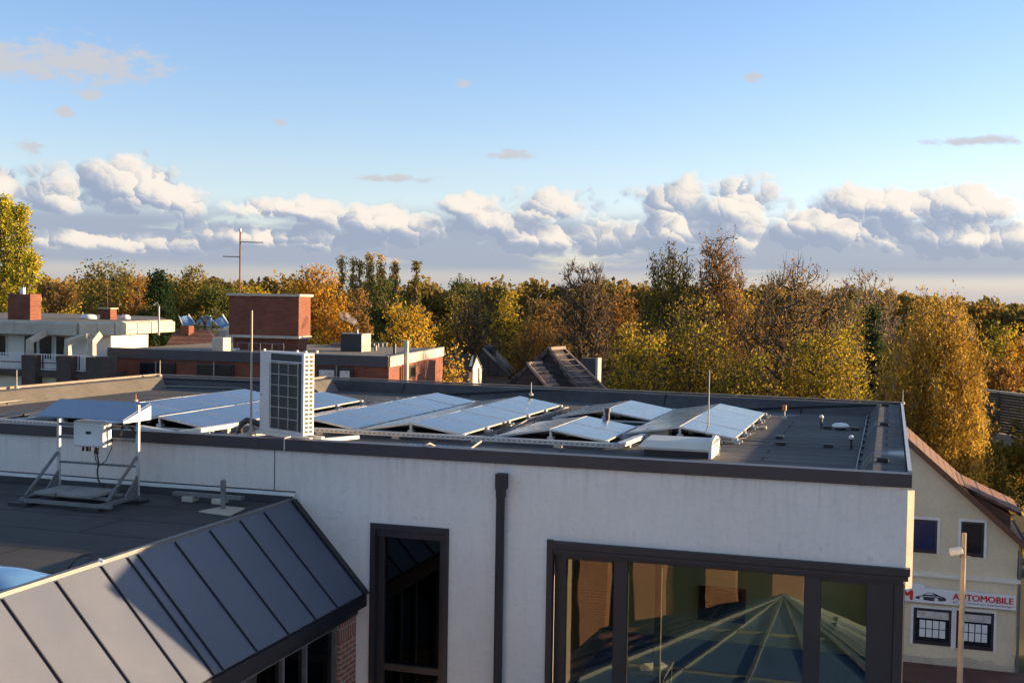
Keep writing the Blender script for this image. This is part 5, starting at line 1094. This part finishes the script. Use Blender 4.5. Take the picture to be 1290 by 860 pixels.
TR = [
 ('poplar_tree', 'tall yellow green poplar, tallest spire at the left edge', 6, 250, 46, 92, 'poplar', 'poplar', 1.5, 3.2, 2),
 ('poplar_tree', 'yellow green poplar just right of the tallest spire', 26, 262, 34, 90, 'poplar', 'poplar', 1.5, 3.2, 2),
 ('poplar_tree', 'shorter poplar lobe leaning against the left poplars', 40, 318, 24, 88, 'poplar', 'poplar', 1.5, 3.2, 2),
 ('autumn_tree', 'brown autumn tree between the poplars and the dark oak', 74, 344, 60, 120, 'brown', 'round', 3, 2.4, 3),
 ('autumn_tree', 'low yellow green tree above the white building roof', 84, 372, 44, 98, 'yellowgreen', 'round', 2, 2.6, 3),
 ('oak_tree', 'broad dark olive oak above the white building', 148, 328, 116, 135, 'olive', 'round', 3, 3.0, 3),
 ('autumn_tree', 'rust coloured tree before the dark olive oak', 172, 347, 52, 118, 'rust', 'round', 3, 2.6, 3),
 ('autumn_tree', 'low olive tree behind the smaller brick chimney', 112, 374, 50, 105, 'olive', 'round', 2, 2.6, 3),
 ('conifer_tree', 'dark pointed conifer behind the sunlit concrete roof edge', 199, 345, 62, 84, 'deep', 'conifer', 1., 4.5, 0),
 ('oak_tree', 'olive brown oak right of the dark conifer', 240, 332, 74, 125, 'olive', 'round', 3, 2.8, 3),
 ('oak_tree', 'dark green tree behind the antenna mast', 282, 352, 70, 122, 'green', 'round', 3, 2.8, 3),
 ('sapling', 'thin young green tree before the blue roof lights', 256, 396, 22, 85, 'yellowgreen', 'round', 4, 1.2, 3),
 ('autumn_tree', 'golden tree top right of the antenna mast', 322, 343, 56, 140, 'yellowgreen', 'round', 3, 2.6, 3),
 ('oak_tree', 'large bright orange oak behind the brick tower', 397, 336, 92, 102, 'orange', 'round', 2, 2.9, 4),
 ('oak_tree', 'brown orange tree right of the bright orange oak', 447, 360, 56, 104, 'brown', 'round', 2, 2.6, 3),
 ('shrub', 'low bright green shrub right of the brick tower', 408, 414, 44, 80, 'yellowgreen', 'round', 1, 2.6, 2),
 ('oak_tree', 'dark green round tree right of the orange oak', 492, 348, 70, 116, 'green', 'round', 2, 3.0, 3),
 ('autumn_tree', 'bright golden maple above the corner of the brick building', 516, 378, 78, 80, 'gold', 'round', 2, 2.0, 4),
 ('autumn_tree', 'dark green topped tree left of centre on the skyline', 588, 337, 62, 118, 'green', 'round', 2, 2.6, 4),
 ('autumn_tree', 'orange and twiggy tree in front of the green topped tree', 570, 362, 50, 92, 'gold', 'round', 2, 1.3, 6),
 ('bare_tree', 'brown half bare tree above the black house', 598, 372, 66, 88, 'brown', 'round', 3, .9, 6),
 ('autumn_tree', 'yellow leafed slim tree right of the black house', 636, 352, 52, 100, 'yellowgreen', 'round', 2, 2.2, 4),
 ('autumn_tree', 'yellow bush between brick building and black house', 567, 428, 46, 62, 'gold', 'round', 1, 1.8, 4),
 ('autumn_tree', 'brown orange broad tree on the skyline near the centre', 690, 352, 74, 116, 'brown', 'round', 2, 2.4, 5),
 ('autumn_tree', 'low rust coloured tree directly behind the tiled roof', 668, 405, 70, 72, 'rust', 'round', 1.5, 2.6, 4),
 ('bare_tree', 'tall bare ash with a few leaves at its thin top', 737, 316, 76, 88, 'brown', 'round', 4, .40, 6),
 ('autumn_tree', 'rust brown tree right of the tall bare ash', 772, 352, 70, 104, 'rust', 'round', 2, 2.2, 5),
 ('birch_tree', 'tall olive green birch with drooping top', 845, 293, 88, 94, 'olive', 'weep', 5, 3.6, 3),
 ('birch_tree', 'tall bare reddish birch beside the olive green birch', 905, 291, 62, 94, 'brown', 'weep', 6, .12, 6),
 ('autumn_tree', 'yellow leafed many stemmed tree before the two birches', 868, 374, 116, 74, 'yellowgreen', 'round', 2, 1.25, 7),
 ('autumn_tree', 'golden tree behind the many stemmed tree', 928, 350, 84, 104, 'gold', 'round', 2, 1.6, 5),
 ('bare_tree', 'large bare oak with wide visible branches', 990, 320, 158, 80, 'brown', 'round', 3, .62, 4),
 ('autumn_tree', 'yellow green tree under the left side of the bare oak', 938, 414, 96, 70, 'yellowgreen', 'round', 1, 1.9, 5),
 ('autumn_tree', 'yellow green tree under the right side of the bare oak', 1040, 400, 116, 73, 'yellowgreen', 'round', 1, 2.0, 5),
 ('autumn_tree', 'low olive tree right of the tiled roof', 800, 400, 96, 70, 'yellowgreen', 'round', 1, 2.0, 5),
 ('bare_tree', 'pale bare trees row on the skyline right of the bare oak', 1090, 341, 74, 140, 'brown', 'round', 4, .35, 7),
 ('autumn_tree', 'olive tree beneath the pale bare tree', 1078, 366, 60, 110, 'olive', 'round', 2, 2.4, 4),
 ('conifer_tree', 'small dark round conifer left of the weeping birch', 1098, 380, 26, 88, 'deep', 'conifer', 1, 4.5, 0),
 ('weeping_birch', 'huge golden weeping birch right of the roof corner', 1180, 340, 132, 62, 'birch', 'weepround', 2.0, 7.0, 2),
 ('autumn_tree', 'green tree behind the right side of the weeping birch', 1268, 398, 74, 100, 'yellowgreen', 'round', 1, 2.6, 3),
 ('autumn_tree', 'rust coloured tree above the noise barrier', 1262, 440, 76, 92, 'rust', 'round', 1, 2.4, 3),
 ('autumn_tree', 'orange tree at the right edge above the barrier', 1292, 410, 50, 94, 'orange', 'round', 1, 2.4, 3),
]
GW = {'poplar_tree': 'poplars at the left edge', 'oak_tree': 'oaks in the woodland belt', 'autumn_tree': 'autumn trees in the woodland belt', 'bare_tree': 'bare trees in the woodland belt', 'conifer_tree': 'dark conifers', 'birch_tree': 'birches in the middle of the belt'}
for i, t in enumerate(TR):
    nm, lb, px_, yt, w_, D, pal, kind, zt_, cv, tw = t
    bk = 'barkrust' if 'reddish' in lb else 'barkpale' if 'pale bare' in lb or 'weeping' in nm else 'bark'
    if nm == 'bare_tree': bk = 'bark'
    if 'pale bare' in lb: bk = 'barkpale'; 
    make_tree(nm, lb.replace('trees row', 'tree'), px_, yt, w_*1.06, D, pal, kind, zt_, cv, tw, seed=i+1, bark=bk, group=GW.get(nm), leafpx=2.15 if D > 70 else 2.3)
# distant poplars
for i, (px_, yt, w_) in enumerate(((429, 326, 10), (443, 329, 10), (464, 325, 15), (478, 327, 14), (523, 334, 10), (452, 334, 10), (496, 332, 12))):
    make_tree('distant_poplar', ['leftmost of the far pale poplars on the skyline', 'second far poplar from the left on the skyline', 'widest far poplar, third on the skyline', 'far poplar right of the widest one', 'lone green far poplar right of the dark green tree', 'small far poplar between the second and the widest', 'low far poplar before the lone green one'][i], px_, yt-4, w_*.95, 150, 'pale' if i != 4 else 'olive', 'poplar', 1, 4.0, 1, seed=60+i, group='far poplars on the skyline', leafpx=1.8, ntips=110)
# far woodland mass and undergrowth, each one object
def mass(name, label, items, pal_mix, seed, cat=None):
    rng = np.random.default_rng(seed); VV, FF, TT = [], [], []; off = 0
    for (x, y, z0, z1, r, n, s_) in items:
        k_ = max(6, int(r*3)); c = np.stack([x+rng.normal(0, r*.5, k_), y+rng.normal(0, r*.5, k_), z0+(z1-z0)*rng.uniform(.15, .9, k_)], 1); idx = rng.integers(0, k_, n); d = rng.normal(size=(n, 3)); d /= np.linalg.norm(d, axis=1)[:, None]
        P = c[idx]+d*rng.uniform(.3, 1, n)[:, None]*np.array([r*.34, r*.34, min(r*.34, (z1-z0)*.25)]); P[:, 2] = np.minimum(P[:, 2], z1+rng.normal(0, .3, n)); cl = rng.uniform(0, 1, k_); base = rng.uniform(0, .35)
        V, Fq, t = leaves(P, s_, rng, np.clip(base+cl[idx]*.3+rng.uniform(0, .4, n), 0, 1)); VV.append(V); FF.append(Fq+off); TT.append(t); off += len(V)
    me = npmesh(name, np.concatenate(VV), np.concatenate(FF), [pal_mix], np.concatenate(TT)); o = bpy.data.objects.new(name, me); col.objects.link(o)
    tag(o, label, cat, kind='stuff'); return o
rng = np.random.default_rng(5); it = []
for px_ in np.arange(-60, 1350, 13):
    for D in (170, 215):
        yy = 343+.016*px_+rng.uniform(-6, 6) + (6 if D > 200 else 0) + max(0, (px_-1100)*.10); q = pd(px_, 400, D+rng.uniform(-10, 10)); zt_ = pd(px_, min(yy, 392), D)[2]
        it.append((q[0], q[1], 0, max(zt_, 9), rng.uniform(4, 6.5), 1500, .55))
mass('distant_woodland', 'far wooded skyline of mixed autumn trees', it, leafmat('leaves_far', [(.05,.045,.018), (.10,.085,.03), (.17,.12,.035), (.26,.16,.035)]), 3)
it = []
for px_ in np.arange(-60, 1350, 15):
    for D in (98, 112, 128):
        q = pd(px_, 400, D+rng.uniform(-5, 5)); it.append((q[0], q[1], -.2, rng.uniform(5.0, 9.0) if px_ > 480 else rng.uniform(4, 7), rng.uniform(3, 5), 900, .36))
for px_ in np.arange(560, 1340, 13):
    for D in (66, 80):
        if D == 66 and px_ > 1230: continue
        q = pd(px_, 400, D+rng.uniform(-3, 3)); it.append((q[0], q[1], -.2, rng.uniform(3.0, 6.0), rng.uniform(2.2, 3.4), 1000, .22))
mass('undergrowth', 'dense autumn undergrowth below the trees', it, leafmat('leaves_under', [(.035,.038,.014), (.08,.072,.022), (.16,.12,.03), (.26,.18,.035)]), 9)
# ------------------------------------------------------------------ sky
SUN_EL, SUN_AZ = math.radians(6.6), math.radians(29.0)   # azimuth from +X towards +Y
sdir = Vector((math.cos(SUN_EL)*math.cos(SUN_AZ), math.cos(SUN_EL)*math.sin(SUN_AZ), math.sin(SUN_EL)))
w = bpy.data.worlds.new('World'); sc.world = w; w.use_nodes = True; nt = w.node_tree; nt.nodes.clear()
out = nt.nodes.new('ShaderNodeOutputWorld'); sky = nt.nodes.new('ShaderNodeTexSky'); sky.sky_type = 'NISHITA'; sky.sun_disc = False
sky.sun_elevation = SUN_EL; sky.sun_rotation = PI/2-SUN_AZ; sky.air_density = 1.0; sky.dust_density = .4; sky.ozone_density = 1.6; sky.altitude = 50
tc = nt.nodes.new('ShaderNodeTexCoord').outputs['Generated']
def dot(v):
    n = nt.nodes.new('ShaderNodeVectorMath'); n.operation = 'DOT_PRODUCT'; L(nt, tc, n.inputs[0]); n.inputs[1].default_value = v; return n.outputs['Value']
fh = (-math.sin(YAW), math.cos(YAW), 0); az = mth(nt, 'MULTIPLY', mth(nt, 'ARCTAN2', dot(tuple(r0)), dot(fh)), 180/PI); el = mth(nt, 'MULTIPLY', mth(nt, 'ARCSINE', dot((0,0,1))), 180/PI)
cmb = nt.nodes.new('ShaderNodeCombineXYZ'); L(nt, az, cmb.inputs[0]); L(nt, el, cmb.inputs[1]); AE = cmb.outputs[0]
def ae(x, y):
    d = ray(x, y); return math.degrees(math.atan2(d@r0, d@np.array(fh))), math.degrees(math.asin(d[2]/np.linalg.norm(d)))
BL = [(150,236,100,42),(85,252,60,26),(215,250,45,30),(345,262,75,20),(385,266,50,18),(480,280,110,30),(620,284,100,34),(585,262,50,18),(700,264,75,26),(840,258,62,40),(928,262,62,38),(870,292,150,38),(1050,285,120,36),(1110,260,110,26),(1225,262,110,30),(1210,300,150,34),(700,300,160,26),(380,300,190,22),(170,306,170,18),(0,238,22,22),
      (100,80,125,34),(20,78,90,28),(115,120,18,9),(82,140,13,10),(36,185,20,9),(352,155,16,7),(583,107,14,7),(946,98,16,9),(642,196,40,8),(497,225,60,6),(1230,178,80,7)]
NBIG = 20
def smooth(v, a, b):
    m_ = nt.nodes.new('ShaderNodeMapRange'); m_.interpolation_type = 'SMOOTHSTEP'; L(nt, v, m_.inputs[0]); m_.inputs[1].default_value = a; m_.inputs[2].default_value = b; return m_.outputs[0]
def vm(op, a, b=None):
    n = nt.nodes.new('ShaderNodeVectorMath'); n.operation = op
    for i_, s_ in enumerate((a, b)):
        if s_ is None: continue
        if hasattr(s_, 'node'): L(nt, s_, n.inputs[i_])
        else: n.inputs[i_].default_value = s_
    return n.outputs['Value'] if op in ('DOT_PRODUCT', 'LENGTH') else n.outputs[0]
def envelope(vec, lst):
    acc = None
    for (x, y, rx, ry) in lst:
        a_, e_ = ae(x, y); l_ = vm('LENGTH', vm('MULTIPLY', vm('SUBTRACT', vec, (a_, e_, 0)), (26.2/rx, 26.2/ry, 0)))
        acc = l_ if acc is None else mth(nt, 'SMOOTH_MIN', acc, l_, .15)
    return acc
wz = N(nt, 'ShaderNodeTexNoise', Scale=.9, Detail=4, Roughness=.55); wz.noise_dimensions = '2D'; L(nt, AE, wz.inputs['Vector'])
wv = vm('MULTIPLY', vm('SUBTRACT', wz.outputs['Color'], (.5, .5, .5)), (1.5, 1.1, 0))
PW = vm('ADD', vm('MULTIPLY', AE, (1, 1.15, 0)), wv)
E0 = envelope(AE, BL[:NBIG]); E1 = envelope(vm('ADD', AE, (.8, .7, 0)), BL[:NBIG])
D0 = mth(nt, 'SUBTRACT', 1.0, E0); lt = mth(nt, 'MULTIPLY', mth(nt, 'SUBTRACT', E1, E0), .75)
for (sc_, wd, wl_) in ((.36, .80, .60), (.85, .46, .38), (2.0, .24, .13)):
    vo = nt.nodes.new('ShaderNodeTexVoronoi'); vo.voronoi_dimensions = '2D'; vo.feature = 'SMOOTH_F1'; vo.inputs['Smoothness'].default_value = .12; vo.inputs['Scale'].default_value = sc_; L(nt, PW, vo.inputs['Vector'])
    D0 = mth(nt, 'ADD', D0, mth(nt, 'MULTIPLY', mth(nt, 'SUBTRACT', .42, vo.outputs['Distance']), wd))
    lt = mth(nt, 'ADD', lt, mth(nt, 'MULTIPLY', vm('DOT_PRODUCT', vm('SUBTRACT', PW, vo.outputs['Position']), (.72*sc_, .69*sc_, 0)), wl_))
alpha_b = smooth(D0, -.08, .44)
lit = smooth(mth(nt, 'ADD', lt, mth(nt, 'MULTIPLY', smooth(el, 1.2, 4.8), .26)), -.06, .86)
Es = envelope(AE, BL[NBIG:]); wisp = noise(nt, vm('MULTIPLY', AE, (1.0, 2.2, 0)), 1.0, 6, .6)
alpha_s = mth(nt, 'MULTIPLY', smooth(mth(nt, 'ADD', mth(nt, 'SUBTRACT', 1.05, Es), mth(nt, 'MULTIPLY', mth(nt, 'SUBTRACT', wisp, .53), 2.6)), .0, .8), .95)
# soft grey stratus behind the cumulus
st = N(nt, 'ShaderNodeTexNoise', Scale=.35, Detail=5, Roughness=.5); st.noise_dimensions = '2D'; L(nt, vm('MULTIPLY', AE, (.35, 2.2, 0)), st.inputs['Vector'])
band = mth(nt, 'MULTIPLY', smooth(el, .9, 1.7), mth(nt, 'SUBTRACT', 1., smooth(el, 3.3, 4.7)))
alpha_t = mth(nt, 'MULTIPLY', band, smooth(st.outputs['Fac'], .20, .42))
isb = smooth(alpha_b, .0, .3)
lit = mth(nt, 'ADD', mth(nt, 'MULTIPLY', lit, isb), mth(nt, 'MULTIPLY', mth(nt, 'SUBTRACT', 1., isb), mth(nt, 'MULTIPLY', smooth(el, 3.8, 5.5), .50)))
alpha = mth(nt, 'MAXIMUM', mth(nt, 'MAXIMUM', alpha_b, alpha_s), mth(nt, 'MULTIPLY', alpha_t, .92))
ccol = ramp(nt, lit, [(0, (.40,.48,.65)), (.35, (.58,.63,.75)), (.65, (.93,.88,.84)), (1, (1.24,1.10,.97))])
veil = mth(nt, 'MULTIPLY', mth(nt, 'SUBTRACT', 1., smooth(el, .2, 2.8)), .75)
skyc = mix(nt, 1., sky.outputs[0], ramp(nt, mth(nt, 'DIVIDE', el, 60., clamp=True), [(0, (.90,.93,1.60)), (.10, (.92,.91,1.20)), (.17, (.86,.89,1.18)), (.28, (.76,.86,1.18)), (.5, (1.28,1.08,1.05)), (1, (1.36,1.10,1.02))]), 'MULTIPLY')  # overhead stops raised and warmed as added fill for shaded walls
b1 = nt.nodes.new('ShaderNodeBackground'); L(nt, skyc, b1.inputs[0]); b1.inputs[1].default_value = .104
b2 = nt.nodes.new('ShaderNodeBackground'); L(nt, ccol, b2.inputs[0]); b2.inputs[1].default_value = .27
b3 = nt.nodes.new('ShaderNodeBackground'); b3.inputs[0].default_value = (.54,.63,.78,1); b3.inputs[1].default_value = .24
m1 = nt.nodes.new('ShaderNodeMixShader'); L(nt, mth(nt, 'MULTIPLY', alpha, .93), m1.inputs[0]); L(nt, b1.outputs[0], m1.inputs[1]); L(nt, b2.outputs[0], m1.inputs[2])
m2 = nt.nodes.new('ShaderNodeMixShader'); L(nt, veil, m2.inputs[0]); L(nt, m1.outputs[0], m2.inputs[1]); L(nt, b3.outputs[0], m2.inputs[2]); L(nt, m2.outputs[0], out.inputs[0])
w.cycles.sampling_method = 'MANUAL'; w.cycles.sample_map_resolution = 512
sl_ = bpy.data.lights.new('sun', 'SUN'); sl_.energy = 5.0; sl_.angle = math.radians(.6); sl_.color = (1, .69, .38)
so = bpy.data.objects.new('sun', sl_); col.objects.link(so); so.rotation_euler = sdir.to_track_quat('Z', 'Y').to_euler()
# ------------------------------------------------------------------ camera
cd = bpy.data.cameras.new('camera'); cam = bpy.data.objects.new('camera', cd); col.objects.link(cam)
cd.sensor_width = 36; cd.lens = F/1290*36; cd.clip_start = .1; cd.clip_end = 6000
Mx = Matrix(((RR[0], UU[0], -f0[0], CAM[0]), (RR[1], UU[1], -f0[1], CAM[1]), (RR[2], UU[2], -f0[2], CAM[2]), (0,0,0,1)))
cam.matrix_world = Mx; sc.camera = cam
sc.view_settings.view_transform = 'Standard'; sc.view_settings.look = 'None'; sc.view_settings.exposure = 1.6; sc.view_settings.gamma = 1
sc.render.engine = 'CYCLES'; sc.cycles.max_bounces = 5; sc.cycles.diffuse_bounces = 2; sc.cycles.use_adaptive_sampling = True; sc.cycles.adaptive_threshold = .03; sc.cycles.transparent_max_bounces = 8; sc.cycles.use_denoising = True
